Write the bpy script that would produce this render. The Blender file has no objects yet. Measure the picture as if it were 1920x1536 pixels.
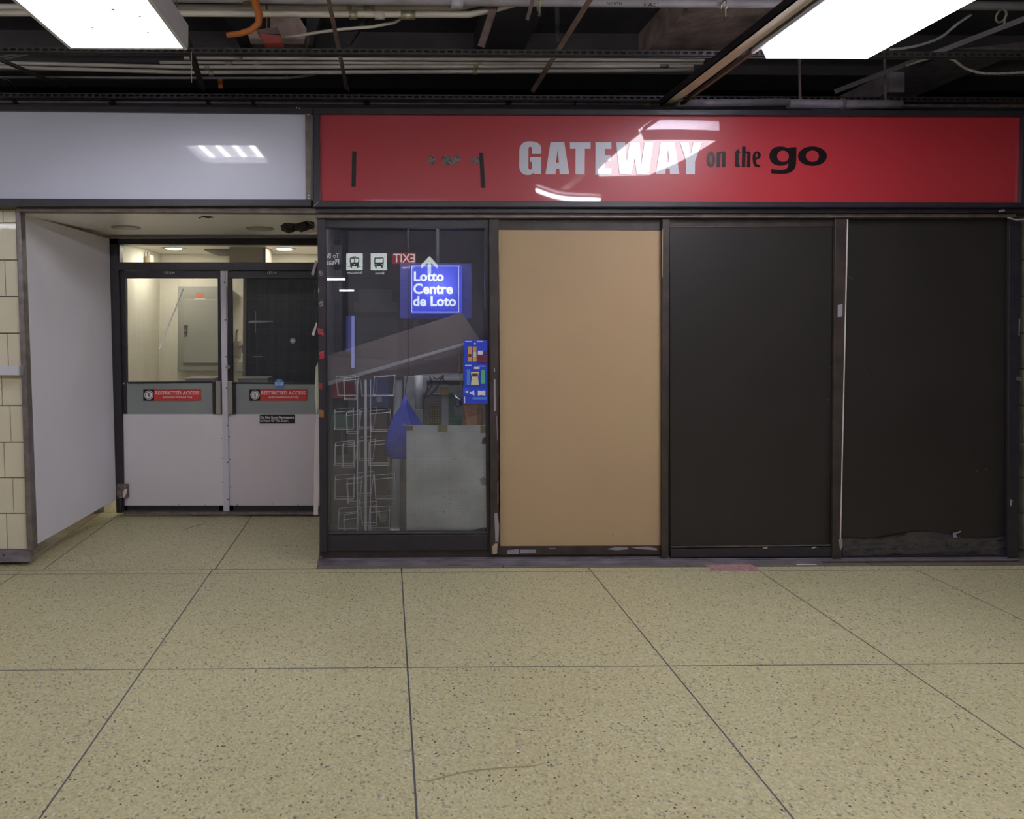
import bpy, bmesh, math, random
from mathutils import Vector, Matrix
random.seed(7)
D = bpy.data; SC = bpy.context.scene
COL = SC.collection

# ------------------------------------------------------------------ camera, world, exposure
FPX, CX, CY = 1314.0, 742.0, 562.0            # focal length and principal point for a 1920x1536 frame
YAW, PITCH, EYE = math.radians(0.80), math.radians(1.66), 1.5
fw = Vector((math.sin(YAW)*math.cos(PITCH), math.cos(YAW)*math.cos(PITCH), math.sin(PITCH)))
rt = Vector((math.cos(YAW), -math.sin(YAW), 0)); up = rt.cross(fw)
cam = D.objects.new('camera', D.cameras.new('camera')); COL.objects.link(cam)
cam.matrix_world = Matrix(((rt.x, up.x, -fw.x, 0), (rt.y, up.y, -fw.y, 0), (rt.z, up.z, -fw.z, EYE), (0, 0, 0, 1)))
cam.data.sensor_width = 36; cam.data.lens = FPX/1920*36
cam.data.shift_x = (960-CX)/1920; cam.data.shift_y = -(768-CY)/1920
cam.data.clip_start = 0.02
SC.camera = cam
wd = D.worlds.new('world'); SC.world = wd; wd.use_nodes = True
wd.node_tree.nodes['Background'].inputs[0].default_value = (0.5, 0.55, 0.7, 1)
wd.node_tree.nodes['Background'].inputs[1].default_value = 0.03
SC.view_settings.view_transform = 'Standard'; SC.view_settings.look = 'None'
SC.view_settings.gamma = 1; SC.view_settings.use_curve_mapping = False
SC.view_settings.exposure = 1.08
LAMP = 7.5                                     # radiance of the fluorescent diffusers
LAMPCOL = (0.94, 0.92, 1.0)

def P(px, py, Y):
    """point of the vertical plane y = Y seen at a pixel (used to read true positions off the photograph)"""
    d = fw*FPX + rt*(px-CX) + up*(CY-py)
    t = Y/d.y
    return Vector((d.x*t, Y, EYE+d.z*t))
def F(px, py, z=0.0):
    d = fw*FPX + rt*(px-CX) + up*(CY-py)
    t = (z-EYE)/d.z
    return Vector((d.x*t, d.y*t, z))

# ------------------------------------------------------------------ materials
MATS = {}
def mat(name, col, rough=0.6, metal=0.0, noise=None, bump=None, spec=0.5, coat=0.0, emit=None, nscale=(1, 1, 1)):
    """noise=(scale, amount, colour2)  bump=(scale, strength)"""
    if name in MATS: return MATS[name]
    m = D.materials.new(name); m.use_nodes = True; MATS[name] = m
    nt = m.node_tree; b = nt.nodes['Principled BSDF']; L = nt.links
    b.inputs['Base Color'].default_value = (*col, 1); b.inputs['Roughness'].default_value = rough
    b.inputs['Metallic'].default_value = metal; b.inputs['Specular IOR Level'].default_value = spec
    b.inputs['Coat Weight'].default_value = coat; b.inputs['Coat Roughness'].default_value = 0.03
    geo = nt.nodes.new('ShaderNodeNewGeometry'); mp = nt.nodes.new('ShaderNodeMapping')
    mp.inputs['Scale'].default_value = nscale
    L.new(geo.outputs['Position'], mp.inputs['Vector'])
    if noise:
        n = nt.nodes.new('ShaderNodeTexNoise'); n.inputs['Scale'].default_value = noise[0]; n.inputs['Detail'].default_value = 5
        r = nt.nodes.new('ShaderNodeValToRGB'); c = r.color_ramp
        c.elements[0].position = 0.35; c.elements[1].position = 0.7
        c.elements[0].color = (0, 0, 0, 1); c.elements[1].color = (noise[1],)*3+(1,)
        mx = nt.nodes.new('ShaderNodeMix'); mx.data_type = 'RGBA'
        mx.inputs[6].default_value = (*col, 1); mx.inputs[7].default_value = (*noise[2], 1)
        L.new(mp.outputs[0], n.inputs['Vector']); L.new(n.outputs['Fac'], r.inputs[0])
        L.new(r.outputs[0], mx.inputs[0]); L.new(mx.outputs[2], b.inputs['Base Color'])
    if bump:
        n = nt.nodes.new('ShaderNodeTexNoise'); n.inputs['Scale'].default_value = bump[0]; n.inputs['Detail'].default_value = bump[2] if len(bump) > 2 else 2
        bp = nt.nodes.new('ShaderNodeBump'); bp.inputs['Strength'].default_value = bump[1]; bp.inputs['Distance'].default_value = 0.02
        L.new(mp.outputs[0], n.inputs['Vector']); L.new(n.outputs['Fac'], bp.inputs['Height']); L.new(bp.outputs[0], b.inputs['Normal'])
        if coat: L.new(bp.outputs[0], b.inputs['Coat Normal'])
    if emit:
        b.inputs['Emission Color'].default_value = (*emit[0], 1); b.inputs['Emission Strength'].default_value = emit[1]
    return m

def glass_mat(name, tint=(1, 1, 1), ior=1.5, dirt=0.06, rough=0.0, haze=(0.35, 0.36, 0.42)):
    m = D.materials.new(name); m.use_nodes = True; nt = m.node_tree; L = nt.links
    for n in list(nt.nodes): nt.nodes.remove(n)
    out = nt.nodes.new('ShaderNodeOutputMaterial')
    tr = nt.nodes.new('ShaderNodeBsdfTransparent'); tr.inputs[0].default_value = (*tint, 1)
    gl = nt.nodes.new('ShaderNodeBsdfGlossy'); gl.inputs['Roughness'].default_value = rough
    df = nt.nodes.new('ShaderNodeBsdfDiffuse'); df.inputs[0].default_value = (*haze, 1)
    fr = nt.nodes.new('ShaderNodeFresnel'); fr.inputs[0].default_value = ior
    m1 = nt.nodes.new('ShaderNodeMixShader'); m2 = nt.nodes.new('ShaderNodeMixShader')
    n = nt.nodes.new('ShaderNodeTexNoise'); n.inputs['Scale'].default_value = 3.0; n.inputs['Detail'].default_value = 6
    geo = nt.nodes.new('ShaderNodeNewGeometry'); L.new(geo.outputs['Position'], n.inputs['Vector'])
    ml = nt.nodes.new('ShaderNodeMath'); ml.operation = 'MULTIPLY'; ml.inputs[1].default_value = dirt*2
    L.new(n.outputs['Fac'], ml.inputs[0]); L.new(ml.outputs[0], m1.inputs[0])
    L.new(tr.outputs[0], m1.inputs[1]); L.new(df.outputs[0], m1.inputs[2])
    L.new(fr.outputs[0], m2.inputs[0]); L.new(m1.outputs[0], m2.inputs[1]); L.new(gl.outputs[0], m2.inputs[2])
    L.new(m2.outputs[0], out.inputs[0]); MATS[name] = m
    return m

def emit_mat(name, col, s):
    m = D.materials.new(name); m.use_nodes = True; nt = m.node_tree
    b = nt.nodes['Principled BSDF']; b.inputs['Base Color'].default_value = (*[c*.8 for c in col], 1)
    b.inputs['Emission Color'].default_value = (*col, 1); b.inputs['Emission Strength'].default_value = s
    MATS[name] = m
    return m

def terrazzo():
    m = D.materials.new('terrazzo'); m.use_nodes = True; nt = m.node_tree; L = nt.links
    b = nt.nodes['Principled BSDF']; b.inputs['Roughness'].default_value = 0.42; b.inputs['Specular IOR Level'].default_value = 0.35
    geo = nt.nodes.new('ShaderNodeNewGeometry')
    def vor(scale):
        v = nt.nodes.new('ShaderNodeTexVoronoi'); v.inputs['Scale'].default_value = scale; v.inputs['Randomness'].default_value = 1
        L.new(geo.outputs['Position'], v.inputs['Vector'])
        s = nt.nodes.new('ShaderNodeSeparateColor'); L.new(v.outputs['Color'], s.inputs[0]); return v, s
    def ramp(src, stops, interp='CONSTANT'):
        r = nt.nodes.new('ShaderNodeValToRGB'); r.color_ramp.interpolation = interp
        e = r.color_ramp.elements
        while len(e) < len(stops): e.new(0.5)
        for i, (p, c) in enumerate(stops): e[i].position = p; e[i].color = (*c, 1)
        L.new(src, r.inputs[0]); return r
    v1, s1 = vor(130); v2, s2 = vor(75)
    chips = ramp(s1.outputs[0], [(0, (.52, .478, .275)), (.3, (.57, .532, .322)), (.55, (.63, .592, .375)), (.75, (.60, .545, .31)),
                                 (.87, (.43, .395, .26)), (.94, (.31, .28, .20)), (.985, (.68, .65, .51))])
    # sparse small black stones
    lt = nt.nodes.new('ShaderNodeMath'); lt.operation = 'LESS_THAN'; lt.inputs[1].default_value = 0.055
    L.new(s2.outputs[1], lt.inputs[0])
    d2 = nt.nodes.new('ShaderNodeMath'); d2.operation = 'LESS_THAN'; d2.inputs[1].default_value = 0.33
    L.new(v2.outputs['Distance'], d2.inputs[0])
    mm = nt.nodes.new('ShaderNodeMath'); mm.operation = 'MULTIPLY'; L.new(lt.outputs[0], mm.inputs[0]); L.new(d2.outputs[0], mm.inputs[1])
    mx = nt.nodes.new('ShaderNodeMix'); mx.data_type = 'RGBA'; mx.inputs[7].default_value = (.11, .085, .06, 1)
    L.new(mm.outputs[0], mx.inputs[0]); L.new(chips.outputs[0], mx.inputs[6])
    # broad traffic staining
    n = nt.nodes.new('ShaderNodeTexNoise'); n.inputs['Scale'].default_value = 1.3; n.inputs['Detail'].default_value = 7
    L.new(geo.outputs['Position'], n.inputs['Vector'])
    st = ramp(n.outputs['Fac'], [(.3, (.93, .92, .90)), (.62, (1, 1, 1)), (.8, (.90, .89, .88))], 'LINEAR')
    mu = nt.nodes.new('ShaderNodeMix'); mu.data_type = 'RGBA'; mu.blend_type = 'MULTIPLY'; mu.inputs[0].default_value = 1
    L.new(mx.outputs[2], mu.inputs[6]); L.new(st.outputs[0], mu.inputs[7]); L.new(mu.outputs[2], b.inputs['Base Color'])
    MATS['terrazzo'] = m
    return m

def lens_mat(name, x0, x1, n=4):
    """fluorescent diffuser: tubes show as brighter stripes through the plastic"""
    m = D.materials.new(name); m.use_nodes = True; nt = m.node_tree; L = nt.links
    b = nt.nodes['Principled BSDF']; b.inputs['Base Color'].default_value = (.8, .8, .8, 1)
    tc = nt.nodes.new('ShaderNodeTexCoord'); sp = nt.nodes.new('ShaderNodeSeparateXYZ'); L.new(tc.outputs['Generated'], sp.inputs[0])
    a = nt.nodes.new('ShaderNodeMath'); a.operation = 'MULTIPLY'; a.inputs[1].default_value = math.pi*n; L.new(sp.outputs[0], a.inputs[0])
    s = nt.nodes.new('ShaderNodeMath'); s.operation = 'SINE'; L.new(a.outputs[0], s.inputs[0])
    ab = nt.nodes.new('ShaderNodeMath'); ab.operation = 'ABSOLUTE'; L.new(s.outputs[0], ab.inputs[0])
    pw = nt.nodes.new('ShaderNodeMath'); pw.operation = 'POWER'; pw.inputs[1].default_value = 9; L.new(ab.outputs[0], pw.inputs[0])
    mr = nt.nodes.new('ShaderNodeMapRange'); mr.inputs[3].default_value = LAMP*0.45; mr.inputs[4].default_value = LAMP*2.3
    L.new(pw.outputs[0], mr.inputs[0]); L.new(mr.outputs[0], b.inputs['Emission Strength'])
    b.inputs['Emission Color'].default_value = (*LAMPCOL, 1)
    return m

terrazzo()
black = mat('black_frame_metal', (.024, .020, .029), .38, noise=(14, .35, (.05, .045, .05)), bump=(60, .06))
brownblack = mat('brown_black_metal', (.030, .022, .020), .5, noise=(9, .6, (.075, .055, .045)), bump=(40, .12))
alum = mat('worn_aluminium', (.30, .27, .27), .42, .7, noise=(20, .7, (.16, .13, .13)))
purple = mat('grey_track_metal', (.30, .27, .31), .38, .3, noise=(18, .8, (.13, .11, .13)), nscale=(.4, 1, 1), bump=(30, .2))
trimbrown = mat('brown_trim_metal', (.20, .165, .145), .45, .4, noise=(12, .7, (.08, .06, .055)))
steel = mat('brushed_steel_plate', (.78, .745, .80), .36, .08, noise=(2.5, .45, (.68, .62, .65)), bump=(4, .04), nscale=(1, 1, .4))
stripwhite = mat('pale_strip', (.66, .64, .73), .45, .05, noise=(10, .3, (.56, .53, .60)))
greyp = mat('grey_push_panel', (.29, .32, .315), .35, noise=(3, .3, (.19, .20, .20)))
beige = mat('beige_board', (.455, .325, .185), .55, noise=(2.2, .55, (.44, .295, .18)), bump=(90, .05), spec=.3)
darkboard = mat('charcoal_board', (.024, .021, .020), .42, noise=(3, .4, (.033, .028, .026)), bump=(5, .05), spec=.45)
whitewall = mat('white_painted_board', (.84, .82, .90), .5, noise=(1.5, .5, (.79, .76, .83)))
white = mat('white_enamel', (.68, .68, .72), .4)
ceilw = mat('alcove_ceiling_paint', (.94, .90, .87), .35, noise=(2.2, .5, (.90, .86, .82)), spec=.8)
cream = mat('cream_glazed_tile', (.76, .70, .53), .3, noise=(5, .4, (.71, .64, .47)), coat=.2)
creamd = mat('cream_tile_dull', (.60, .53, .40), .45, noise=(5, .5, (.52, .45, .34)))
grout = mat('tile_grout', (.24, .20, .14), .8)
cove = mat('cove_base', (.56, .49, .33), .5, noise=(9, .8, (.36, .30, .20)))
creamroom = mat('cream_room_paint', (.74, .715, .62), .6, noise=(2, .3, (.69, .665, .575)))
darkwall = mat('dark_plenum_paint', (.085, .078, .078), .85, noise=(3, .6, (.045, .042, .043)), bump=(8, .3, 6))
concrete = mat('brown_concrete', (.72, .54, .47), .9, noise=(6, .7, (.09, .068, .06)), bump=(14, .3, 6))
shopwall = mat('shop_wall_paint', (.22, .20, .20), .8, noise=(3, .5, (.09, .085, .09)))
pipegrey = mat('galvanised_conduit', (.88, .81, .71), .45, .1, noise=(9, .8, (.42, .37, .31)), nscale=(.25, 1, 1))
pipebig = mat('painted_grey_pipe', (.42, .40, .43), .5, noise=(7, .7, (.28, .26, .27)))
piped = mat('dusty_purple_pipe', (.38, .33, .35), .6, noise=(9, .8, (.2, .17, .18)))
rust = mat('rusty_dark_steel', (.16, .12, .11), .6, .1, noise=(20, .8, (.28, .19, .16)))
railm = mat('black_slotted_steel', (.07, .064, .067), .5, .4, noise=(30, .6, (.09, .08, .08)))
clampm = mat('bright_clamp', (.62, .58, .42), .35, .6, noise=(40, .5, (.25, .2, .1)))
orange = mat('orange_pvc', (.62, .20, .045), .4, noise=(6, .5, (.45, .13, .03)))
redp = mat('red_box_paint', (.48, .10, .09), .5, noise=(15, .5, (.30, .06, .05)))
beigerail = mat('beige_channel_paint', (.66, .58, .50), .5, noise=(4, .5, (.54, .47, .41)))
wrapm = mat('silver_wrap', (.55, .50, .56), .4, .1, noise=(12, .6, (.34, .3, .33)), bump=(12, .5))
signwhite = mat('white_sign_acrylic', (.67, .69, .82), .35, coat=1.0, noise=(.9, .35, (.63, .64, .77)), bump=(1.2, .03, 0))
signred = mat('red_sign_acrylic', (.43, .030, .042), .4, coat=1.0, noise=(1.0, .3, (.36, .024, .032)), bump=(1.6, .55, 0))
vinylw = mat('white_vinyl', (.60, .60, .68), .35, coat=1.0, bump=(1.6, .55, 0))
vinylk = mat('black_vinyl', (.010, .006, .008), .3, coat=.5, bump=(1.6, .55, 0))
tapek = mat('black_tape', (.012, .010, .011), .6)
silver = mat('crumpled_foil_tape', (.45, .40, .40), .25, .6, bump=(90, 1.0, 4), noise=(60, .7, (.12, .05, .05)))
signR = mat('sign_red', (.62, .055, .05), .35); signK = mat('sign_black', (.012, .010, .012), .35); signW = mat('sign_white', (.85, .82, .84), .4)
blueS = mat('blue_sticker', (.10, .25, .62), .4)
mesh_m = mat('wire_in_glass', (.30, .29, .30), .4, .5)
wirew = mat('white_coated_wire', (.85, .84, .88), .4)
pvc = mat('white_pvc', (.75, .77, .82), .35, noise=(4, .4, (.42, .43, .47)))
bluebag = mat('blue_fabric', (.07, .11, .70), .75, bump=(20, .4), noise=(6, .4, (.05, .08, .50)))
sheet = mat('white_plastic_sheet', (.90, .96, 1.0), .45, noise=(5, .9, (.60, .66, .68)), bump=(6, .1))
olive = mat('olive_masking_tape', (.30, .30, .12), .6)
cardblue = mat('blue_card', (.025, .06, .58), .4)
mat('dark_hole', (.01, .009, .009), .9)
mat('green_plastic', (.03, .22, .12), .45); mat('grey_box_metal', (.33, .34, .35), .5); mat('brown_bag_plastic', (.28, .13, .06), .35, bump=(18, .8))
mat('dusty_red', (.22, .035, .035), .7); mat('gold_clip', (.42, .30, .05), .5); mat('paper', (.75, .73, .70), .7); mat('brown_paper', (.36, .25, .16), .8)
mat('dark_cable', (.03, .03, .05), .5); mat('red_cable', (.35, .03, .04), .5); mat('pale_cable', (.42, .41, .40), .5)
mat('ceiling_tile_brown', (.22, .175, .17), .8, noise=(4, .5, (.15, .12, .12))); mat('grey_edge_strip', (.42, .42, .46), .5)
mat('door_charcoal', (.05, .055, .085), .25); mat('grey_cabinet', (.30, .30, .27), .5); mat('grey_cabinet_door', (.34, .34, .31), .5)
mat('shutter_grey', (.34, .35, .37), .5); mat('pink_chip', (.40, .03, .05), .3, bump=(60, .8))
mat('plastic_wrap', (.050, .045, .050), .18, bump=(14, .8, 4), spec=.8, coat=.3)
mat('scuff_grey', (.30, .27, .30), .6); mat('scuff_cream', (.40, .33, .24), .7); mat('floor_stain', (.17, .14, .08), .6); mat('strip_metal_joint', (.15, .145, .17), .45, .4)
mat('joint_dark', (.06, .055, .05), .7)
mat('sticker_red_torn', (.42, .13, .13), .6, noise=(45, 1, (.50, .44, .40)))
mat('lime_paper', (.52, .53, .38), .7); mat('pinkish_paper', (.62, .55, .56), .7)
glass_shop = glass_mat('shop_glass', (1, 1, 1), 1.62, dirt=.055, haze=(.40, .40, .52))
glass_door = glass_mat('door_glass', (.96, .97, .95), 1.5, dirt=.03)
M = MATS

# ------------------------------------------------------------------ geometry helpers
class MB:
    def __init__(s): s.v = []; s.f = []
    def add(s, vs, fs):
        k = len(s.v); s.v += [tuple(v) for v in vs]; s.f += [tuple(i+k for i in f) for f in fs]; return s
    def box(s, x0, x1, y0, y1, z0, z1):
        x0, x1 = sorted((x0, x1)); y0, y1 = sorted((y0, y1)); z0, z1 = sorted((z0, z1))
        return s.add([(x0,y0,z0),(x1,y0,z0),(x1,y1,z0),(x0,y1,z0),(x0,y0,z1),(x1,y0,z1),(x1,y1,z1),(x0,y1,z1)],
                     [(0,3,2,1),(4,5,6,7),(0,1,5,4),(1,2,6,5),(2,3,7,6),(3,0,4,7)])
    def pbox(s, x0, y0, x1, y1, Y, d=.02):
        """box whose front face lies on plane Y between the given image columns and rows; d = thickness going back (or forward if < 0)"""
        xm, ym = (x0+x1)/2, (y0+y1)/2
        return s.box(P(x0, ym, Y).x, P(x1, ym, Y).x, Y, Y+d, P(xm, y1, Y).z, P(xm, y0, Y).z)
    def prism(s, pts, Y, d=.02):
        a = [P(x, y, Y) for x, y in pts]; n = len(a)
        return s.poly([(p.x, p.z) for p in a], Y, d)
    def poly(s, xz, Y, d):
        n = len(xz)
        vs = [(x, Y, z) for x, z in xz]+[(x, Y+d, z) for x, z in xz]
        return s.add(vs, [tuple(range(n)), tuple(range(2*n-1, n-1, -1))]+[(i, i+n, (i+1) % n+n, (i+1) % n) for i in range(n)])
    def tube(s, path, r, n=8, r2=None):
        path = [Vector(p) for p in path]; m = len(path); base = len(s.v); prev = None
        for i, p in enumerate(path):
            t = ((path[i+1] if i < m-1 else p)-(path[i-1] if i > 0 else p)).normalized()
            if prev is None:
                u = t.cross(Vector((0, 0, 1)));  u = u if u.length > .1 else t.cross(Vector((1, 0, 0)))
            else: u = prev-t*prev.dot(t)
            u.normalize(); prev = u; w = t.cross(u)
            rr = r if r2 is None else r+(r2-r)*i/(m-1)
            for k in range(n):
                a = 2*math.pi*k/n; s.v.append(tuple(p+(u*math.cos(a)+w*math.sin(a))*rr))
        for i in range(m-1):
            for k in range(n):
                a = base+i*n; s.f.append((a+k, a+(k+1) % n, a+n+(k+1) % n, a+n+k))
        s.f.append(tuple(base+k for k in range(n))[::-1]); s.f.append(tuple(base+(m-1)*n+k for k in range(n)))
        return s
    def bar(s, a, b, w, h, side=(0, 0, 1)):
        a, b = Vector(a), Vector(b); t = (b-a).normalized(); u = t.cross(Vector(side)).normalized(); v = u.cross(t)
        vs = [p+u*i*w/2+v*j*h/2 for p in (a, b) for i, j in ((-1,-1),(1,-1),(1,1),(-1,1))]
        return s.add(vs, [(0,1,2,3),(7,6,5,4),(0,4,5,1),(1,5,6,2),(2,6,7,3),(3,7,4,0)])
    def disc(s, c, r, axis='y', d=.01, n=20, ry=None):
        ry = ry or r; c = Vector(c); vs = []
        for q in (0, d):
            for k in range(n):
                a = 2*math.pi*k/n; ca, sa = math.cos(a)*r, math.sin(a)*ry
                vs.append(c+(Vector((ca, q, sa)) if axis == 'y' else Vector((ca, sa, q)) if axis == 'z' else Vector((q, ca, sa))))
        return s.add(vs, [tuple(range(n)), tuple(range(2*n-1, n-1, -1))]+[(i, i+n, (i+1) % n+n, (i+1) % n) for i in range(n)])
    def build(s, name, m, parent=None, bevel=0, smooth=False):
        me = D.meshes.new(name)
        xs = [v[0] for v in s.v]; ys = [v[1] for v in s.v]; zs = [v[2] for v in s.v]
        o0 = Vector(((min(xs)+max(xs))/2, (min(ys)+max(ys))/2, min(zs)))
        me.from_pydata([tuple(Vector(v)-o0) for v in s.v], [], s.f)
        bm = bmesh.new(); bm.from_mesh(me); bmesh.ops.recalc_face_normals(bm, faces=bm.faces); bm.to_mesh(me); bm.free()
        me.materials.append(M[m] if isinstance(m, str) else m)
        if smooth:
            for p in me.polygons: p.use_smooth = len(p.vertices) == 4
        return reg(me, name, o0, parent, bevel)
def reg(me, name, o0, parent=None, bevel=0):
    o = D.objects.new(name, me); COL.objects.link(o); o.location = o0
    if parent is not None: o.parent = parent
    if bevel:
        b = o.modifiers.new('bevel', 'BEVEL'); b.width = bevel; b.segments = 2; b.limit_method = 'ANGLE'
    return o
def tag(o, label=None, cat=None, group=None, kind=None):
    if label: o['label'] = label
    if cat: o['category'] = cat
    if group: o['group'] = group
    if kind: o['kind'] = kind
    return o
def thing(name, label, cat, parts, group=None, kind=None):
    lo = Vector((1e9,)*3); hi = Vector((-1e9,)*3)
    for p in parts:
        for v in p.data.vertices:
            w = p.location+v.co
            for i in range(3): lo[i] = min(lo[i], w[i]); hi[i] = max(hi[i], w[i])
    e = D.objects.new(name, None); COL.objects.link(e); e.empty_display_size = .05
    e.location = Vector(((lo.x+hi.x)/2, (lo.y+hi.y)/2, lo.z))
    for p in parts: p.parent = e
    return tag(e, label, cat, group, kind)
def sub(part, *kids):
    for k in kids: k.parent = part
    return part
def flat2d(loops, name, m, thick=.002, offset=0):
    """extruded outline(s) given as world (x, y, z) loops on one plane y = const, holes filled even-odd"""
    cu = D.curves.new(name, 'CURVE'); cu.dimensions = '2D'; cu.fill_mode = 'BOTH'; cu.extrude = thick/2; cu.offset = offset
    Y = loops[0][0][1]
    for lp in loops:
        sp = cu.splines.new('POLY'); sp.points.add(len(lp)-1); sp.use_cyclic_u = True
        for q, p in zip(sp.points, lp): q.co = (p[0], p[2], 0, 1)
    o = D.objects.new('tmp', cu); COL.objects.link(o)
    me = D.meshes.new_from_object(o.evaluated_get(bpy.context.evaluated_depsgraph_get()))
    COL.objects.unlink(o); D.objects.remove(o)
    vs = [(v.co.x, Y+v.co.z, v.co.y) for v in me.vertices]
    b = MB(); b.add(vs, [tuple(p.vertices) for p in me.polygons]); D.meshes.remove(me)
    return b.build(name, m)
def text(body, name, m, X0, X1, Z0, Z1, Y, offset=0, thick=.0015, face=-1, spacing=1.0):
    """text mesh fitted to the rectangle X0..X1, Z0..Z1 on plane Y; face=-1 readable from -y, +1 readable from +y"""
    cu = D.curves.new(name, 'FONT'); cu.body = body; cu.size = 1; cu.offset = offset; cu.extrude = .01; cu.resolution_u = 4; cu.space_character = spacing
    o = D.objects.new('tmp', cu); COL.objects.link(o)
    me = D.meshes.new_from_object(o.evaluated_get(bpy.context.evaluated_depsgraph_get()))
    COL.objects.unlink(o); D.objects.remove(o)
    xs = [v.co.x for v in me.vertices]; ys = [v.co.y for v in me.vertices]
    x0, x1, y0, y1 = min(xs), max(xs), min(ys), max(ys)
    vs = []
    for v in me.vertices:
        u = (v.co.x-x0)/(x1-x0); w = (v.co.y-y0)/(y1-y0)
        if face > 0: u = 1-u
        vs.append((X0+(X1-X0)*u, Y+(thick/2 if v.co.z*face < 0 else -thick/2), Z0+(Z1-Z0)*w))
    b = MB(); b.add(vs, [tuple(p.vertices) for p in me.polygons]); D.meshes.remove(me)
    return b.build(name, m)
def ptext(body, name, m, x0, y0, x1, y1, Y, offset=0, thick=.0015, spacing=1.0):
    a, b = P(x0, y1, Y), P(x1, y0, Y)
    return text(body, name, m, a.x, b.x, a.z, b.z, Y, offset, thick, -1, spacing)

YS, YF, YD = 4.38, 4.27, 5.44        # sliding panels, sign fascia, alcove doors
XL, XR = -7.5, 8.5                   # ends of the concourse
TOP = 3.95                           # underside of the slab

# ================================================================== SETTING
def struct(o, label=None): return tag(o, label, None, None, 'structure')
fl = struct(MB().box(XL, XR, -24, 7.2, -.25, -.012).build('floor', 'joint_dark'))
# terrazzo slabs, each its own piece, metal divider strips between
y_line = [F(760, y).y for y in (1066, 1073.5, 1252)]
step = y_line[1]-y_line[2]
rows = [y_line[2]-step*k for k in range(0, 5)]
xj = [F(x, 1073).x for x in (36, 395, 753, 1110, 1427, 1727)]
w0 = xj[1]-xj[0]
xj = [xj[0]-w0*k for k in (4, 3, 2, 1)]+xj+[xj[-1]+1.0*k for k in (1, 2, 3)]
g = .0035
def slab(x0, x1, y0, y1, name='floor_tile'):
    b = MB().box(x0+g, x1-g, y0+g, y1-g, -.03, 0).build(name, 'terrazzo', fl); return b
ys = [y_line[1]]+rows+[-24]
for i in range(len(xj)-1):
    for j in range(len(ys)-1):
        slab(xj[i], xj[i+1], ys[j+1], ys[j])
XA0, XA1 = -2.36, P(600, 700, 4.44).x                # alcove sides
ya = F(410, 1058).y
for i in range(len(xj)-1):            # narrow border strip along the shopfront
    slab(xj[i], xj[i+1], y_line[1], y_line[0])
xm = F(430, 1025).x
slab(-2.30, F(95, 1058).x, y_line[0], YD+.1)
slab(F(95, 1058).x, F(410, 1058).x, y_line[0], YD+.1)
slab(F(410, 1058).x, XA1, y_line[0], YD+.1)
for k in range(8): MB().box(XA1+1.13*k+g, XA1+1.13*(k+1)-g, y_line[0]+g, 6.6, -.03, 0).build('floor_tile', mat('dirty_shop_tile', (.20, .165, .14), .7, noise=(6, .7, (.11, .09, .08))), fl)
MB().box(-2.3, XA1-g, YD+.1+g, 6.85, -.03, 0).build('floor_tile', 'terrazzo', fl)
MB().box(XL, -2.30, y_line[0]+g, 4.6, -.03, 0).build('floor_tile', 'terrazzo', fl)
# divider strips (thin zinc)
st = MB()
for x in xj[1:-1]: st.box(x-.0028, x+.0028, -6, y_line[1], -.02, -.0008)
for y in rows[:3]+y_line[:2]: st.box(XL, XR, y-.0024, y+.0024, -.02, -.0006)
st.box(F(410, 1058).x-.002, F(410, 1058).x+.002, y_line[0], YD, -.02, -.0006); st.box(F(95, 1058).x-.002, F(95, 1058).x+.002, y_line[0], YD, -.02, -.0006)
st.build('divider_strip', 'strip_metal_joint', fl)
# slab above, plenum walls
struct(MB().box(XL, XR, -24, 7.2, TOP, TOP+.2).build('ceiling', 'dark_plenum_paint'))
struct(MB().box(XL, XR, 7.0, 7.2, 0, TOP).build('wall_plenum_back', 'dark_plenum_paint'))
struct(MB().box(XL-.2, XL, -24, 7.2, 0, TOP).build('wall_far_left', creamd))
struct(MB().box(XR, XR+.2, -24, 7.2, 0, TOP).build('wall_far_right', creamd))
# left tiled wall
def lean(x, y, k=.036): return x+(y-700)*k                # the wall leans slightly out of plumb
lw = MB(); lw.poly([(XL, 0), (P(lean(41, 1050), 1050, 4.40).x, 0), (P(lean(41, 385), 385, 4.40).x, 2.2), (XL, 2.2)], 4.40, .055); wl = struct(lw.build('wall_left', grout))
wall_y = [390, 418, 487.5, 556, 625, 692, 761, 829, 896, 963, 1031]
for r in range(len(wall_y)-1):
    ya_, yb = wall_y[r]+1, wall_y[r+1]-1
    x_end = 40.0; j0 = [16, 2][r % 2]
    xs_ = [x_end, j0]; k = 1
    while xs_[-1] > -700: xs_.append(j0-82*k); k += 1
    for a, b in zip(xs_[1:], xs_[:-1]):
        MB().prism([(lean(a+1.1, ya_), ya_), (lean(b-.3, ya_), ya_), (lean(b-.3, yb), yb), (lean(a+1.1, yb), yb)], 4.37, .03).build('wall_tile', cream, wl)
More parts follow.
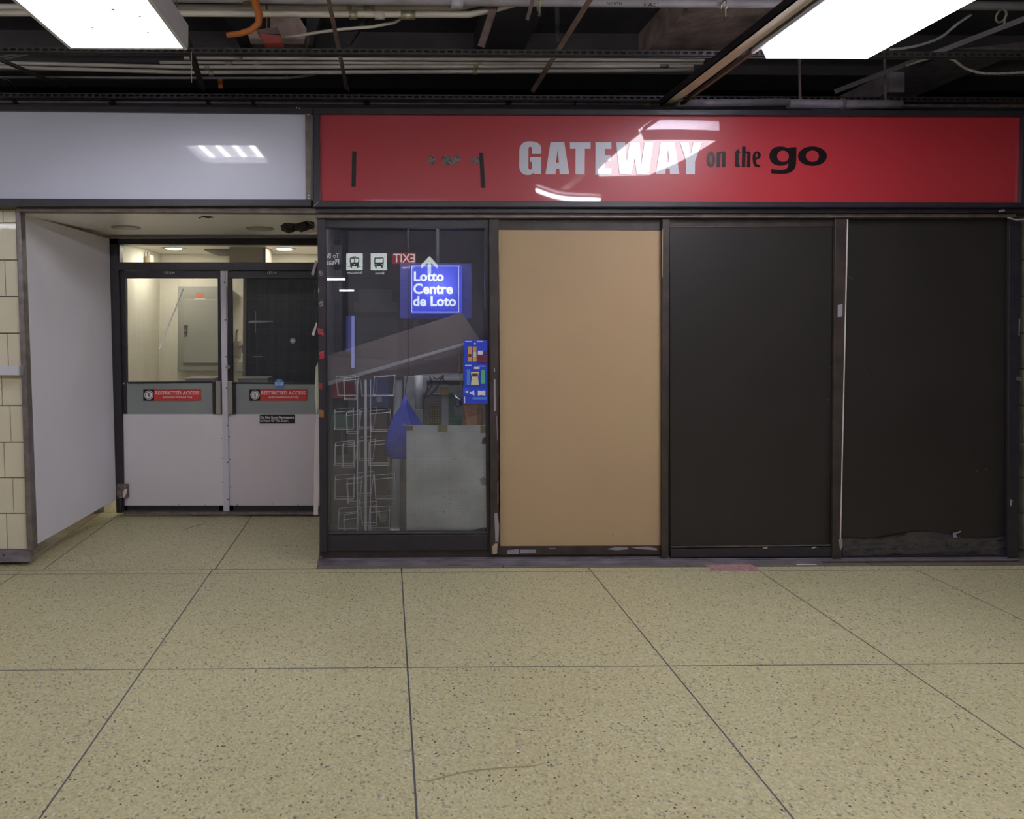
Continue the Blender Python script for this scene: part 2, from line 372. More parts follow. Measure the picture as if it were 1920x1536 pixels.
# tiled return
rt_ = MB()
for r in range(1, len(wall_y)-1):
    ya_, yb = wall_y[r]+1, wall_y[r+1]-1
    pts = []
    for y, dy in ((ya_, 0), (yb, 0)):
        a = P(lean(50, y), y, 4.42); pts.append(a)
    z1, z0 = pts[0].z, pts[1].z
    x1, x0 = pts[0].x, pts[1].x
    MB().add([(x0-.02, 4.42, z0), (x0, 4.42, z0), (x0, 4.462, z0), (x0-.02, 4.462, z0), (x1-.02, 4.42, z1), (x1, 4.42, z1), (x1, 4.462, z1), (x1-.02, 4.462, z1)],
             [(0,3,2,1),(4,5,6,7),(0,1,5,4),(1,2,6,5),(2,3,7,6),(3,0,4,7)]).build('wall_tile', creamd, wl)
tag(MB().prism([(29, 392), (38, 392), (62, 1032), (50, 1032)], 4.335, .06).build('corner_guard', alum, bevel=.004),
    'tall leaning metal corner guard at the edge of the cream tiled wall', 'corner guard')
base = MB().prism([(-500, 1034), (56, 1034), (57, 1054), (-500, 1057)], 4.34, .03).build('base_plate', purple)
bolt = MB().disc(P(6, 1042, 4.335), .006).build('bolt', 'joint_dark')
thing('skirting', 'grey metal skirting plate under the cream tiled wall', 'skirting', [base, bolt])
hb = MB().pbox(-300, 687, 36, 704, 4.30, .045).build('rail', stripwhite, bevel=.004)
he = MB().pbox(35, 686, 38, 705, 4.30, .06).build('end_cap', 'shutter_grey')
thing('wall_bumper_rail', 'pale grey bumper rail across the cream tiled wall', 'handrail', [hb, he])
# alcove: left wall behind the board, ceiling, right partition
struct(MB().box(-2.60, -2.46, 4.60, 7.0, 0, 2.2).build('wall_alcove', cove))
struct(MB().box(-2.46, -2.345, 4.42, 7.0, 0, .135).build('baseboard_plinth', cove))
cv = MB(); n = 8; 
prof = [(-2.345+.13*(1-math.sin(a)), .13*(1-math.cos(a))+.0) for a in [math.pi/2*k/n for k in range(n+1)]]
vs = []
for y in (4.41, YD+.05):
    for x, z in prof: vs.append((x, y, z))
    vs.append((-2.36, y, 0))
m_ = n+2
cv.add(vs, [tuple(range(m_)), tuple(range(2*m_-1, m_-1, -1))]+[(i, i+m_, (i+1) % m_+m_, (i+1) % m_) for i in range(m_)])
tag(cv.build('baseboard_alcove', cove, smooth=True), None, None, None, 'structure')
bd = MB()
c4 = [P(44, 401, 4.47), P(203, 447, YD-.04), P(216, 936, YD-.04), P(213, 938, YD-.04), P(120, 995, 4.76), P(70, 1021, 4.47)]
fr_ = [P(44, 401, 4.47), P(205, 448, YD-.04), P(217, 937, YD-.04), P(71, 1020, 4.47)]
vs = [tuple(p) for p in fr_]+[(p.x-.012, p.y, p.z) for p in fr_]
bd.add(vs, [(0,1,2,3),(7,6,5,4),(0,4,5,1),(1,5,6,2),(2,6,7,3),(3,7,4,0)])
tag(bd.build('wall_board', whitewall), 'large smooth white board lining the left side of the door alcove', 'board')
zc = P(400, 401, 4.40).z
ca = struct(MB().box(-2.5, XA1, 4.38, YD+.08, zc, zc+.04).build('ceiling_alcove', ceilw))
struct(MB().box(XA1, XA1+.012, 4.44, 7.0, 0, 2.3).build('wall_partition', mat('partition_dark', (.09, .08, .09), .7)))
struct(MB().box(XL, 8.5, 4.44, 7.0, 2.34, 2.38).build('ceiling_shop', 'dark_plenum_paint'))
# room behind the doors
YB = 6.85; zr = 1.5+.615
struct(MB().box(-2.5, XA1, YB, YB+.1, 0, 2.3).build('wall_room_back', creamroom))
struct(MB().box(-2.46, P(299, 600, YB).x, YD+.12, YB, 0, 2.3).build('wall_room_left', creamroom))
struct(MB().box(-2.5, XA1, YD+.10, YB, zr+.03, zr+.06).build('ceiling_room', ceilw))
struct(MB().box(XA1-.02, XA1, YD+.12, YB, 0, 2.3).build('wall_room_right', creamroom))
# shop interior walls and floor
struct(MB().box(XA1+.06, XR, 6.6, 6.7, 0, 2.34).build('wall_shop_back', shopwall))
struct(MB().box(P(1912, 700, 4.45).x, XR, 4.45, 4.6, 0, 2.2).build('wall_right', grout))
wr = D.objects['wall_right']
for r in range(1, len(wall_y)-1):
    k = 0; xr0 = 1916.5
    xs_ = [xr0]+[xr0+[40, 75][r % 2]+82*k for k in range(3)]
    for a, b in zip(xs_[:-1], xs_[1:]):
        MB().pbox(a+1, wall_y[r]+1, b-1, wall_y[r+1]-1, 4.42, .035).build('wall_tile', mat('shade_dark_tile', (.20, .19, .13), .5, noise=(8, .8, (.08, .07, .05))), wr)  # shade at this end is put into the dark tile colour

# ================================================================== SIGN FASCIA
# white blank sign
a = [MB().prism([(-420, 204), (586, 210), (586, 376), (-420, 371)], YF+.012, .02).build('panel', signwhite)]
a.append(MB().prism([(-420, 192), (586, 202), (586, 213.5), (570, 213), (-420, 203)], YF-.012, .14).build('top_frame', black, bevel=.003))
a.append(MB().prism([(-420, 371), (583, 374), (583, 386), (-420, 388)], YF-.014, .14).build('bottom_frame', black, bevel=.003))
a.append(MB().prism([(572, 213), (583, 213), (583, 374), (573, 374)], YF-.014, .03).build('end_strip', trimbrown))
for x, y in ((578, 215), (579, 366), (579, 372), (556, 202), (562, 203)):
    a.append(MB().disc(P(x, y, YF-.018), .004, n=8).build('screw', 'paper'))
thing('blank_fascia_sign', 'blank white fascia sign panel above the doorway', 'sign', a)
# red sign
a = [MB().prism([(599, 213), (1918, 218), (1914, 381), (600, 377)], YF+.012, .02).build('panel', signred)]
a.append(MB().prism([(587, 202), (1960, 208), (1960, 218.5), (599, 213.5), (587, 213)], YF-.012, .14).build('top_frame', black, bevel=.003))
a.append(MB().prism([(588, 376), (1916, 380), (1960, 380), (1960, 388.5), (588, 388)], YF-.014, .14).build('bottom_frame', black, bevel=.003))
a.append(MB().prism([(588, 213), (599.5, 213), (600, 377), (588, 377)], YF-.013, .13).build('side_frame', black, bevel=.003))
a.append(MB().prism([(1919, 218), (1960, 218), (1960, 381), (1914.5, 381)], YF-.013, .13).build('side_frame', black, bevel=.003))
a.append(MB().prism([(588, 386), (598, 377), (599, 378), (589, 387)], YF-.016, .003).build('corner_scratch', 'scuff_grey'))
YL = YF+.010
def zl(pts, ox, oy, s): return [tuple(P(ox+x/s, oy+y/s, YL)) for x, y in pts]
def ell(cx, cy, rx, ry, n=40): return [(cx+rx*math.cos(2*math.pi*k/n), cy+ry*math.sin(2*math.pi*k/n)) for k in range(n)]
S1 = 10.105
GATE = {
 'G': (960, [[(555,340),(555,250),(545,195),(515,150),(470,122),(410,107),(340,102),(270,108),(215,128),(175,165),(148,215),(138,270),(135,560),(142,625),(165,680),(205,718),(255,736),(310,741),(360,732),(395,712),(412,695),(428,725),(552,725),(555,400),(338,400),(338,490),(375,490),(378,600),(370,630),(345,640),(318,630),(308,600),(312,230),(325,208),(348,205),(370,215),(375,240),(375,340)]]),
 'A': (960, [[(728,118),(990,118),(1085,728),(905,728),(895,620),(832,620),(822,728),(632,728)], [(865,265),(888,505),(830,505)]]),
 'T': (960, [[(1095,122),(1490,122),(1490,243),(1380,243),(1375,730),(1198,730),(1203,243),(1098,243)]]),
 'E': (960, [[(1580,122),(1882,122),(1882,245),(1760,245),(1758,362),(1868,362),(1868,475),(1755,475),(1755,610),(1888,610),(1885,735),(1578,735)]]),
 'W': (1140, [[(150,122),(325,122),(352,490),(408,122),(598,122),(632,540),(690,122),(860,122),(772,730),(548,730),(498,430),(445,730),(220,730)]]),
 'A2': (1140, [[(1000,115),(1262,115),(1352,725),(1172,725),(1165,618),(1098,618),(1085,725),(902,725)], [(1135,260),(1160,500),(1102,500)]]),
 'Y': (1140, [[(1365,118),(1527,118),(1572,350),(1615,118),(1780,118),(1648,480),(1645,728),(1475,728),(1475,470)]])}
for k, (ox, lps) in GATE.items(): a.append(flat2d([zl(l, ox, 255, S1) for l in lps], 'letter', vinylw))
S2 = 14.77
for lps in ([ell(340,643,118,220), ell(340,643,28,150)],
            [[(500,860),(500,460),(560,425),(590,445),(640,428),(700,425),(740,450),(748,520),(738,860),(640,860),(655,490),(610,490),(592,860)]],
            [[(975,470),(1108,345),(1108,425),(1155,430),(1150,470),(1108,475),(1105,780),(1140,800),(1135,860),(1040,860),(1005,820),(1018,475)]],
            [[(1205,290),(1298,290),(1298,440),(1350,425),(1410,432),(1440,480),(1430,860),(1335,860),(1345,490),(1298,490),(1290,860),(1195,860)]],
            [[(1705,800),(1700,858),(1640,868),(1560,845),(1510,770),(1490,640),(1500,520),(1545,445),(1610,420),(1680,445),(1720,510),(1718,570),(1680,620),(1590,670),(1590,730),(1610,780),(1650,800)], [(1610,485),(1635,520),(1625,580),(1590,610),(1575,570),(1585,510)]]):
    a.append(flat2d([zl(l, 1310, 255, S2) for l in lps], 'letter', vinylk))
for lps in ([[(725,350),(735,315),(935,310),(925,760),(910,850),(860,940),(770,1010),(640,1045),(440,1050),(235,1030),(245,910),(350,935),(500,945),(620,925),(690,870),(712,800),(708,745),(650,790),(560,820),(450,822),(330,790),(235,710),(185,600),(190,480),(240,385),(330,315),(440,292),(560,295),(660,320)], ell(562,560,165,158)],
            [ell(1378,558,400,268), ell(1378,558,182,158)]):
    a.append(flat2d([zl(l, 1430, 255, S2) for l in lps], 'letter', vinylk))
for q in ([(660.5,284),(668,284),(667,350.5),(659,350)], [(898.5,286.5),(906,287),(910,352.5),(902.5,352)]):
    o = MB().prism(q, YF+.008, .004).build('black_tape', tapek); tag(o, 'strip of black tape stuck on the red panel'); a.append(o)
def crumple(pts, name, m, Y, amp=.008, parent=None):
    pc = [P(x, y, Y) for x, y in pts]; c = sum(pc, Vector())/len(pc); b = MB(); vs = [tuple(p) for p in pc]
    k = len(vs)
    for p in pc: vs.append(tuple(c+(p-c)*.6+Vector((random.uniform(-.004, .004), -amp*random.uniform(.3, 1.4), random.uniform(-.004, .004)))))
    vs.append(tuple(c+Vector((0, -amp*.6, 0))))
    b.add(vs, [(i, (i+1) % k, k+(i+1) % k, k+i) for i in range(k)]+[(k+i, k+(i+1) % k, 2*k) for i in range(k)])
    return b.build(name, m, parent)
for q in ([(803,300),(806,291),(812,290),(816,300),(814,309),(806,310)], [(827,302),(830,292),(840,293),(850,294),(860,289),(864,292),(863,302),(856,306),(845,310),(834,309)], [(884,297),(890,293),(899,294),(900,304),(893,307),(886,308)]):
    o = crumple(q, 'foil_residue', silver, YF+.011, .012); a.append(o)
thing('gateway_fascia_sign', 'long red fascia sign reading GATEWAY on the go with two black tape strips', 'sign', a)
# head trims beneath the signs
tag(MB().prism([(30, 387), (597, 389), (597, 400), (30, 397)], 4.31, .07).build('head_trim', trimbrown, bevel=.003), 'thin brown metal trim under the blank white sign', 'trim')
b = MB().prism([(592, 389.5), (1920, 389.5), (1960, 390), (1960, 399), (592, 399)], 4.30, .14).build('upper_channel', black)
c = MB().prism([(592, 398.5), (1905, 401), (1905, 407), (1600, 408), (592, 409)], 4.325, .1).build('lower_lip', trimbrown, bevel=.003)
d_ = MB().prism([(592, 400.8), (1300, 402.5), (1300, 403.4), (592, 402)], 4.32, .01).build('groove', 'joint_dark')
thing('sliding_head_track', 'long brown metal head track above the sliding shop panels', 'track', [b, c, d_])

# ================================================================== THRESHOLD
parts = []
z0 = 0
x0, x1 = P(597, 1045, 4.36).x, P(1905, 1045, 4.36).x
parts.append(MB().box(x0, P(1545, 1045, 4.3).x, 4.315, 4.44, 0, .012).build('base_strip', purple))
for k, yy in enumerate((4.325, 4.352, 4.380, 4.41)):
    parts.append(MB().box(x0-.003, x1, yy, yy+.007, .012 if k < 3 else 0, .020+.004*k).build('track_rib', purple, bevel=.001))
parts.append(MB().box(P(1540, 1045, 4.3).x, x1, 4.345, 4.44, 0, .012).build('base_strip', trimbrown))
thing('floor_track', 'grey ribbed metal floor track under the sliding panels', 'track', parts)
tag(MB().add([tuple(F(x, y, .0006)) for x, y in ((1320, 1058), (1400, 1057), (1412, 1060), (1428, 1071), (1336, 1071.5))], [(0,1,2,3,4)]).build('floor_sticker', 'sticker_red_torn'),
    'torn red sticker remnant on the floor before the charcoal panel', 'sticker')
tag(MB().add([tuple(F(x, y, .0008)) for x, y in ((1492, 1056), (1515, 1055), (1524, 1052), (1532, 1059), (1494, 1059.5))], [(0,1,2,3,4)]).build('paper_scrap', 'paper'),
    'small white paper scrap on the floor by the track', 'paper scrap')

struct(MB().box(x0+.02, x1, 4.385, 4.43, 0, .075).build('trim_sill', brownblack))
# ================================================================== POSTS
def post(pts, label, m=brownblack, Y=4.35, d=.09, extra=()):
    Y, d = 4.346, .022
    o = MB().prism(pts, Y, d).build('post_body', m, bevel=.003)
    parts = [o]
    for q, mm in extra: parts.append(MB().prism(q, Y-.002, .003).build('worn_patch', mm))
    if len(extra) > 6: parts.append(MB().prism([(595.5, 411), (604, 411), (607, 1036), (600.5, 1036)], 4.368, .08).build('return_face', m))
    return thing('shopfront_post', label, 'post', parts)
post([(595, 411), (610, 411), (613, 1036), (600, 1036)], 'dark left end post of the shopfront with red sticker scraps', black, 4.345, .1,
     [([(597, 508), (604, 506), (606, 516), (600, 519)], silver), ([(597, 566), (605, 564), (606, 574), (599, 576)], silver),
      ([(597, 540), (599, 542), (598, 549), (596, 548)], 'scuff_grey'),
      ([(595, 615), (606, 617), (607, 630), (596, 626)], 'pink_chip'), ([(598, 659), (607, 658), (608, 672), (599, 673)], 'pink_chip'),
      ([(597, 717), (605, 720), (604, 731), (597, 729)], 'dusty_red'), ([(598, 768), (607, 770), (607, 784), (599, 782)], 'brown_bag_plastic')])
post([(917, 411), (935, 411), (935, 1040), (920, 1040)], 'dark brown post left of the beige board with scuffed paint', brownblack, 4.35, .09,
     [([(926, 710), (929, 712), (930, 770), (926, 772)], 'scuff_grey'), ([(927, 963), (932, 962), (936, 985), (934, 1018), (929, 1020)], 'scuff_grey'),
      ([(923, 1025), (933, 1014), (932, 1038), (924, 1040)], 'scuff_cream'), ([(926, 690), (928, 690), (928, 698), (926, 697)], 'scuff_grey'),
      ([(931, 780), (931.8, 780), (933, 826), (932.2, 826)], 'scuff_grey'), ([(933, 850), (934, 850), (934.5, 862), (933.5, 862)], 'scuff_grey'), ([(933, 905), (934, 905), (934.5, 945), (933, 944)], 'scuff_grey')])
post([(1242, 409), (1256, 409), (1253, 1046), (1241, 1046)], 'dark brown post between the beige board and the charcoal panel', brownblack, 4.352, .085,
     [([(1242, 430), (1243, 430), (1242.5, 520), (1241.5, 520)], 'scuff_cream')])
post([(1566, 409), (1590, 409), (1578, 1048), (1561, 1048)], 'dark leaning post between the two charcoal panels with pale edge strip', brownblack, 4.345, .09,
     [([(1588.5, 411), (1590.5, 411), (1577, 1010), (1575, 1010)], 'pinkish_paper'), ([(1571, 572), (1580, 570), (1579, 593), (1571, 595)], 'scuff_grey'),
      ([(1572, 1012), (1579, 1010), (1580, 1025), (1576, 1033)], 'scuff_grey')])
post([(1893, 409), (1916, 409), (1909, 1046), (1890, 1046)], 'dark end post at the right of the shopfront with round lock', black, 4.345, .1,
     [([(1911, 598), (1912.5, 598), (1911.5, 630), (1910.5, 630)], 'scuff_grey'), ([(1894, 936), (1899, 938), (1896, 950), (1894, 948)], 'scuff_grey')])
lk = MB().disc(P(1912, 711, 4.335), .014, d=.02).build('lock_cylinder', alum); lk.parent = D.objects['shopfront_post.004']

# ================================================================== SLIDING PANELS
# glass panel
p = [MB().pbox(606, 411, 917, 428, 4.372, .04).build('top_rail', black, bevel=.003),
     MB().prism([(606, 428), (611, 428), (616, 1032), (609, 1032)], 4.3725, .04).build('side_stile', black, bevel=.002),
     MB().prism([(909, 428), (917, 428), (919, 1034), (914, 1034)], 4.372, .04).build('side_stile', black, bevel=.002),
     MB().pbox(612, 1003, 917, 1033, 4.372, .04).build('bottom_rail', black, bevel=.003),
     MB().pbox(612, 998, 916, 1002, 4.368, .03).build('glazing_bead', 'shutter_grey', bevel=.002)]
p[-1].data.materials[0] = mat('dark_bead', (.07, .065, .07), .35, .5)
pane = MB().pbox(610, 427, 914, 1000, 4.392, .006).build('pane', glass_shop)
w = MB(); A, B = P(611, 999, 4.399), P(913, 427, 4.399)
pit = .0127
nx = int((B.x-A.x)/pit)
for i in range(1, nx): w.box(A.x+i*pit-.0002, A.x+i*pit+.0002, 4.3990, 4.3996, A.z, B.z)
nz = int((B.z-A.z)/pit)
for i in range(1, nz): w.box(A.x, B.x, 4.3990, 4.3996, A.z+i*pit-.0002, A.z+i*pit+.0002)
wm = w.build('wire_mesh', mesh_m); wm['kind'] = 'stuff'
sub(pane, wm); p.append(pane)
thing('glass_sliding_panel', 'glazed sliding panel with fine wire mesh in a black frame', 'glass door', p)
# beige panel
p = [MB().pbox(935, 412, 1243, 431, 4.375, .04).build('top_rail', brownblack), MB().pbox(935, 1024, 1243, 1041, 4.370, .04).build('bottom_rail', brownblack, bevel=.002),
     MB().prism([(936, 431), (1243, 432), (1240, 1025), (938, 1025)], 4.378, .018).build('board', beige, bevel=.0015)]
for q in ([(951, 1032), (973, 1030), (973, 1039), (951, 1039)], [(975, 1031), (1005, 1031), (1005, 1037), (975, 1038)], [(1137, 1030), (1155, 1026), (1178, 1027), (1178, 1030), (1157, 1032)], [(1183, 1027), (1215, 1025), (1232, 1029), (1232, 1032), (1200, 1030)], [(1028,1028),(1042,1028),(1041,1030),(1031,1030)]):
    p.append(MB().prism(q, 4.3685, .002).build('paint_chip', 'scuff_grey'))
p.append(MB().prism([(1148, 1001), (1150, 1000), (1150, 1007), (1149, 1007)], 4.3775, .001).build('paint_chip', 'rusty_dark_steel'))
for y in (502, 665, 778, 945):
    for x in (937.5,): p.append(MB().disc(P(x+1, y, 4.376), .002, n=8).build('screw', alum))
thing('beige_boarded_panel', 'flat beige board closing the second sliding panel', 'board', p)
# charcoal panel
p = [MB().pbox(1254, 412, 1566, 424, 4.372, .04).build('top_rail', brownblack), MB().prism([(1256, 423), (1567, 423), (1562, 1026), (1257, 1026)], 4.382, .014).build('board', darkboard),
     MB().prism([(1257, 1030), (1563, 1026), (1562, 1045), (1258, 1046)], 4.362, .04).build('bottom_rail', black, bevel=.004),
     MB().prism([(1259, 1025.5), (1560, 1022), (1560, 1023.5), (1259, 1027)], 4.37, .012).build('bead', trimbrown),
     MB().prism([(1256, 424.5), (1566, 423.5), (1566, 425), (1256, 426)], 4.376, .008).build('bead', trimbrown)]
for q in ([(1430, 1027), (1440, 1026), (1438, 1029), (1432, 1029)], [(1521, 1027), (1528, 1025), (1532, 1027), (1524, 1029)]): p.append(MB().prism(q, 4.361, .002).build('paint_chip', 'scuff_cream'))
for x, y in ((1365, 960.5), (1530, 961), (1556, 690), (1553, 750)): p.append(MB().disc(P(x, y, 4.381), .0022, n=7, d=.002).build('fleck', 'scuff_grey'))
thing('charcoal_sliding_board', 'plain charcoal sliding panel with a thin brown bead along its bottom rail', 'board', p)
# charcoal panel with plastic
p = [MB().prism([(1589, 409), (1895, 409), (1892, 1044), (1578, 1046)], 4.386, .014).build('board', darkboard)]
b = MB(); nx, ny = 44, 8; vs = []
for j in range(ny+1):
    for i in range(nx+1):
        x = 1580+(1896-1580)*i/nx; y = 1002+(1046-1002)*j/ny+5*math.sin(i*.23)*(1-j/ny)+(6*((i/nx-.5)**2*4) if j == 0 else 0)
        if j == ny: y = 1046
        q = P(x, y, 4.38); vs.append((q.x, 4.380+random.uniform(-.005, .005)-(.004*math.sin(j*1.9+i*.15)), q.z))
b.add(vs, [(j*(nx+1)+i, j*(nx+1)+i+1, (j+1)*(nx+1)+i+1, (j+1)*(nx+1)+i) for j in range(ny) for i in range(nx)])
p.append(b.build('plastic_wrap', 'plastic_wrap', smooth=True))
p.append(MB().prism([(1579, 1043), (1895, 1041), (1895, 1047), (1579, 1049)], 4.37, .02).build('bottom_rail', black))
p.append(MB().prism([(1787, 1000), (1802, 996), (1800, 999), (1792, 1001), (1795, 1008), (1788, 1008)], 4.372, .003).build('torn_tab', 'scuff_grey'))
for x, y in ((1621, 694), (1593, 775), (1849, 880), (1832, 883), (1755, 921), (1593, 520), (1597, 523), (1902, 801)): p.append(MB().disc(P(x, y, 4.3845), .002, n=7, d=.002).build('fleck', 'scuff_grey'))
thing('wrapped_charcoal_board', 'charcoal end panel with crumpled dark plastic wrap along the bottom', 'board', p)

# ================================================================== ALCOVE DOORS
Yf = YD-.03
p = [MB().prism([(204, 447), (640, 447), (640, 460), (204, 458)], Yf, .1).build('head', black, bevel=.003),
     MB().prism([(204, 447), (221, 447), (233, 962), (218, 962)], Yf, .1).build('jamb', black, bevel=.003),
     MB().pbox(221, 492, 640, 507, Yf, .1).build('transom_bar', black, bevel=.003), MB().pbox(622, 447, 640, 962, Yf, .1).build('jamb', black),
     MB().prism([(221, 458), (224, 458), (224, 493), (221, 493)], Yf+.01, .05).build('glazing_bead', black)]
thing('trim_1', None, None, p, kind='structure')
p = [MB().pbox(222, 459, 630, 493, YD+.03, .006).build('pane', glass_door)]
thing('window_1', None, None, p, kind='structure')
def door(x, name):
    """x: columns (left edge, right edge, glass left, glass right), rows shared"""
    pr = []
    L0, R0, L1, R1, gl, gr = x
    mk = lambda q, n, m=black, Y=YD, d=.045, bv=.002: pr.append(MB().prism(q, Y, d).build(n, m, bevel=bv)) or pr[-1]
    mk([(L0, 508), (R0, 508), (R0, 522), (L0, 522)], 'top_rail')
    mk([(L0, 522), (gl, 522), (gl+4, 960), (L1, 960)], 'stile')
    mk([(gr, 522), (R0, 522), (R1, 960), (gr+2, 960)], 'stile')
    mk([(L1-2, 946), (R1, 946), (R1, 961), (L1, 961)], 'bottom_rail')
    pn = mk([(gl-1, 521), (gr+1, 521), (gr+3, 720), (gl+3, 720)], 'pane', glass_door, YD+.02, .006, 0)
    A, B = P(gl, 720, YD+.03), P(gr+2, 522, YD+.03); w = MB()
    for i in range(1, int((B.x-A.x)/.0127)): w.box(A.x+i*.0127-.00022, A.x+i*.0127+.00022, YD+.030, YD+.0308, A.z, B.z)
    for i in range(1, int((B.z-A.z)/.0127)): w.box(A.x, B.x, YD+.030, YD+.0308, A.z+i*.0127-.00022, A.z+i*.0127+.00022)
    wmm = w.build('wire_mesh', mesh_m); wmm['kind'] = 'stuff'; sub(pn, wmm)
    return pr, mk
pr, mk = door((219, 414, 232, 418, 235, 408), 'door_1')
mk([(238, 718), (412, 718), (413, 778), (239, 778)], 'push_panel', greyp, YD-.004, .02)
mk([(240, 716), (398, 715), (398, 719), (240, 720)], 'panel_bead', black, YD-.008, .01)
mk([(231, 777), (417, 777), (419, 948), (234, 948)], 'kick_plate', steel, YD-.014, .012, .001)
hd = mk([(404, 715), (413, 715), (414, 777), (405, 777)], 'pull_handle', mat('handle_grey', (.36, .33, .31), .4, .4), YD-.05, .03, .003)
mk([(398, 716), (404.5, 716), (405, 777), (399, 777)], 'handle_edge', black, YD-.035, .03, .002)
kn = MB().disc(P(232, 719, YD-.004), .006, n=10).build('rivet', 'paper'); pr.append(kn)
for x, y in ((238, 832), (239, 878), (335, 946), (385, 947), (416, 822), (416.5, 860), (417, 904)): pr.append(MB().disc(P(x, y, YD-.017), .003, n=8, d=.004).build('screw', 'joint_dark'))
d1 = thing('door_1', None, None, pr, kind='structure')
pr, mk = door((426, 624, 428, 624, 434, 606), 'door_2')
mk([(434, 718), (606, 718), (606, 778), (436, 778)], 'push_panel', greyp, YD-.004, .02)
mk([(440, 716.5), (606, 718), (606, 721), (440, 720)], 'panel_bead', black, YD-.008, .01)
mk([(428, 777), (622, 777), (622, 948), (429, 948)], 'kick_plate', mat('steel_plate_pinkish', (.72, .655, .70), .4, .08, noise=(2.5, .5, (.62, .56, .59)), nscale=(1, 1, .4)), YD-.014, .012, .001)
mk([(426, 715), (435, 715), (436, 777), (427, 777)], 'pull_handle', 'handle_grey', YD-.05, .03, .003)
mk([(435.5, 717), (440, 717), (441, 777), (436, 777)], 'handle_edge', black, YD-.035, .03, .002)
for x, y in ((431, 780), (430, 819), (431, 862), (432, 913), (445, 947), (511, 945), (559, 947)): pr.append(MB().disc(P(x, y, YD-.017), .004, n=8, d=.004).build('screw', 'joint_dark'))
d2 = thing('door_2', None, None, pr, kind='structure')
# centre strip
s_ = [MB().prism([(413, 508), (423.5, 508), (430, 959), (419, 959)], YD-.03, .02).build('strip', stripwhite, bevel=.002)]
for x, y in ((421, 530), (422.5, 600), (424, 669), (425, 728), (426, 798.5), (427, 867), (427.5, 937)): s_.append(MB().disc(P(x, y, YD-.034), .0055, n=10, d=.004).build('rivet', 'joint_dark'))
s_.append(MB().disc(P(427, 688.5, YD-.045), .016, d=.02).build('lock_cylinder', alum))
thing('door_meeting_strip', 'pale metal strip with dark rivets where the two doors meet', 'strip', s_)
tag(MB().prism([(232, 960), (600, 961), (640, 961), (640, 965), (230, 965)], YD-.05, .08).build('door_sill', alum), 'flat metal sill strip under the double doors', 'sill')
# hinge remains
p = [MB().prism([(219, 908), (240, 908), (240, 934), (219, 934)], Yf-.012, .012).build('plate', mat('rusty_hinge', (.30, .24, .22), .6, .3, noise=(40, 1, (.06, .035, .03)))),
     crumple([(233, 918), (238, 916), (238, 926), (232, 934), (230, 926)], 'white_cap', 'paper', Yf-.014, .01),
     MB().tube([P(226, 934, Yf-.01), P(226, 958, Yf-.01)], .012).build('pivot', black)]
thing('rusted_hinge', 'rusted hinge with a torn white cap at the foot of the left door jamb', 'hinge', p)
# door number plates
for nm, x0_, x1_, t_, lb in (('a', 307, 329, '157-254', 'small number plate above the left door'), ('b', 500, 520, '157-24', 'small number plate above the right door')):
    p = [MB().pbox(x0_, 507.5, x1_, 514.5, YD-.006, .004).build('plate', signK), ptext(t_, 'number', signW, x0_+1.5, 509, x1_-1.5, 513.5, YD-.0075, .0)]
    thing('number_plate', lb, 'plate', p)
# restricted access signs
def restricted(x, y, label):
    Y = YD-.012; p = [MB().pbox(x, y, x+20.5, y+21, Y, .006).build('black_field', signK), MB().pbox(x+20.5, y-.3, x+108, y+21, Y, .006).build('red_field', signR)]
    c = P(x+10.7, y+10.3, Y-.001); s = 1/ (FPX/Y)
    p.append(MB().disc(c+Vector((0, -.0005, 0)), 8.4*s, d=.001, n=32).build('white_ring', signW))
    p.append(MB().disc(c+Vector((0, -.0010, 0)), 7.2*s, d=.001, n=32).build('black_ring', signK))
    p.append(MB().disc(c+Vector((0, -.0015, 0)), 6.2*s, d=.001, n=32).build('white_disc', signW))
    q = c+Vector((0, -.0022, 0)); f = MB()
    f.poly([(q.x-.0045, q.z+.012), (q.x+.0055, q.z+.012), (q.x+.004, q.z-.002), (q.x+.007, q.z-.017), (q.x+.003, q.z-.017), (q.x, q.z-.006), (q.x-.004, q.z-.017), (q.x-.008, q.z-.017), (q.x-.003, q.z-.002)], q.y, .0006)
    f.disc((q.x, q.y, q.z+.0165), .0038, d=.0006, n=12)
    p.append(f.build('walking_figure', signK))
    p.append(MB().bar(q+Vector((-.018, -.0004, .018)), q+Vector((.018, -.0004, -.018)), .0006, .0035, (0, 1, 0)).build('slash', signK))
    p.append(ptext('RESTRICTED ACCESS', 'lettering', signW, x+22.5, y+3.2, x+105, y+9.6, Y-.001, .012))
    p.append(ptext('Authorized Personnel Only', 'lettering', signW, x+36, y+12.3, x+92, y+17.6, Y-.001, .006))
    return thing('restricted_access_sign', label, 'sign', p)
restricted(268.5, 730.5, 'red RESTRICTED ACCESS sign on the grey panel of the left door')
restricted(467.5, 730.5, 'red RESTRICTED ACCESS sign on the grey panel of the right door under a blue sticker')
p = [MB().pbox(487, 777.5, 553, 794, YD-.018, .004).build('plate', signK), ptext('Do Not Store Newspapers', 'lettering', signW, 488.5, 780.3, 551, 786.3, YD-.019, .015),
     ptext('In Front Of This Door.', 'lettering', signW, 488.5, 786.6, 541, 791, YD-.019, .015)]
for x, y in ((489, 792.5), (551, 792.5)): p.append(MB().disc(P(x, y, YD-.019), .002, n=8, d=.001).build('screw', alum))
thing('newspaper_notice', 'small black notice about newspapers at the top of the right kick plate', 'sign', p)
c = P(523.5, 720, YD-.014)
oc = [(c.x+.040*math.cos(math.pi/8+k*math.pi/4), c.z+.040*math.sin(math.pi/8+k*math.pi/4)) for k in range(8)]
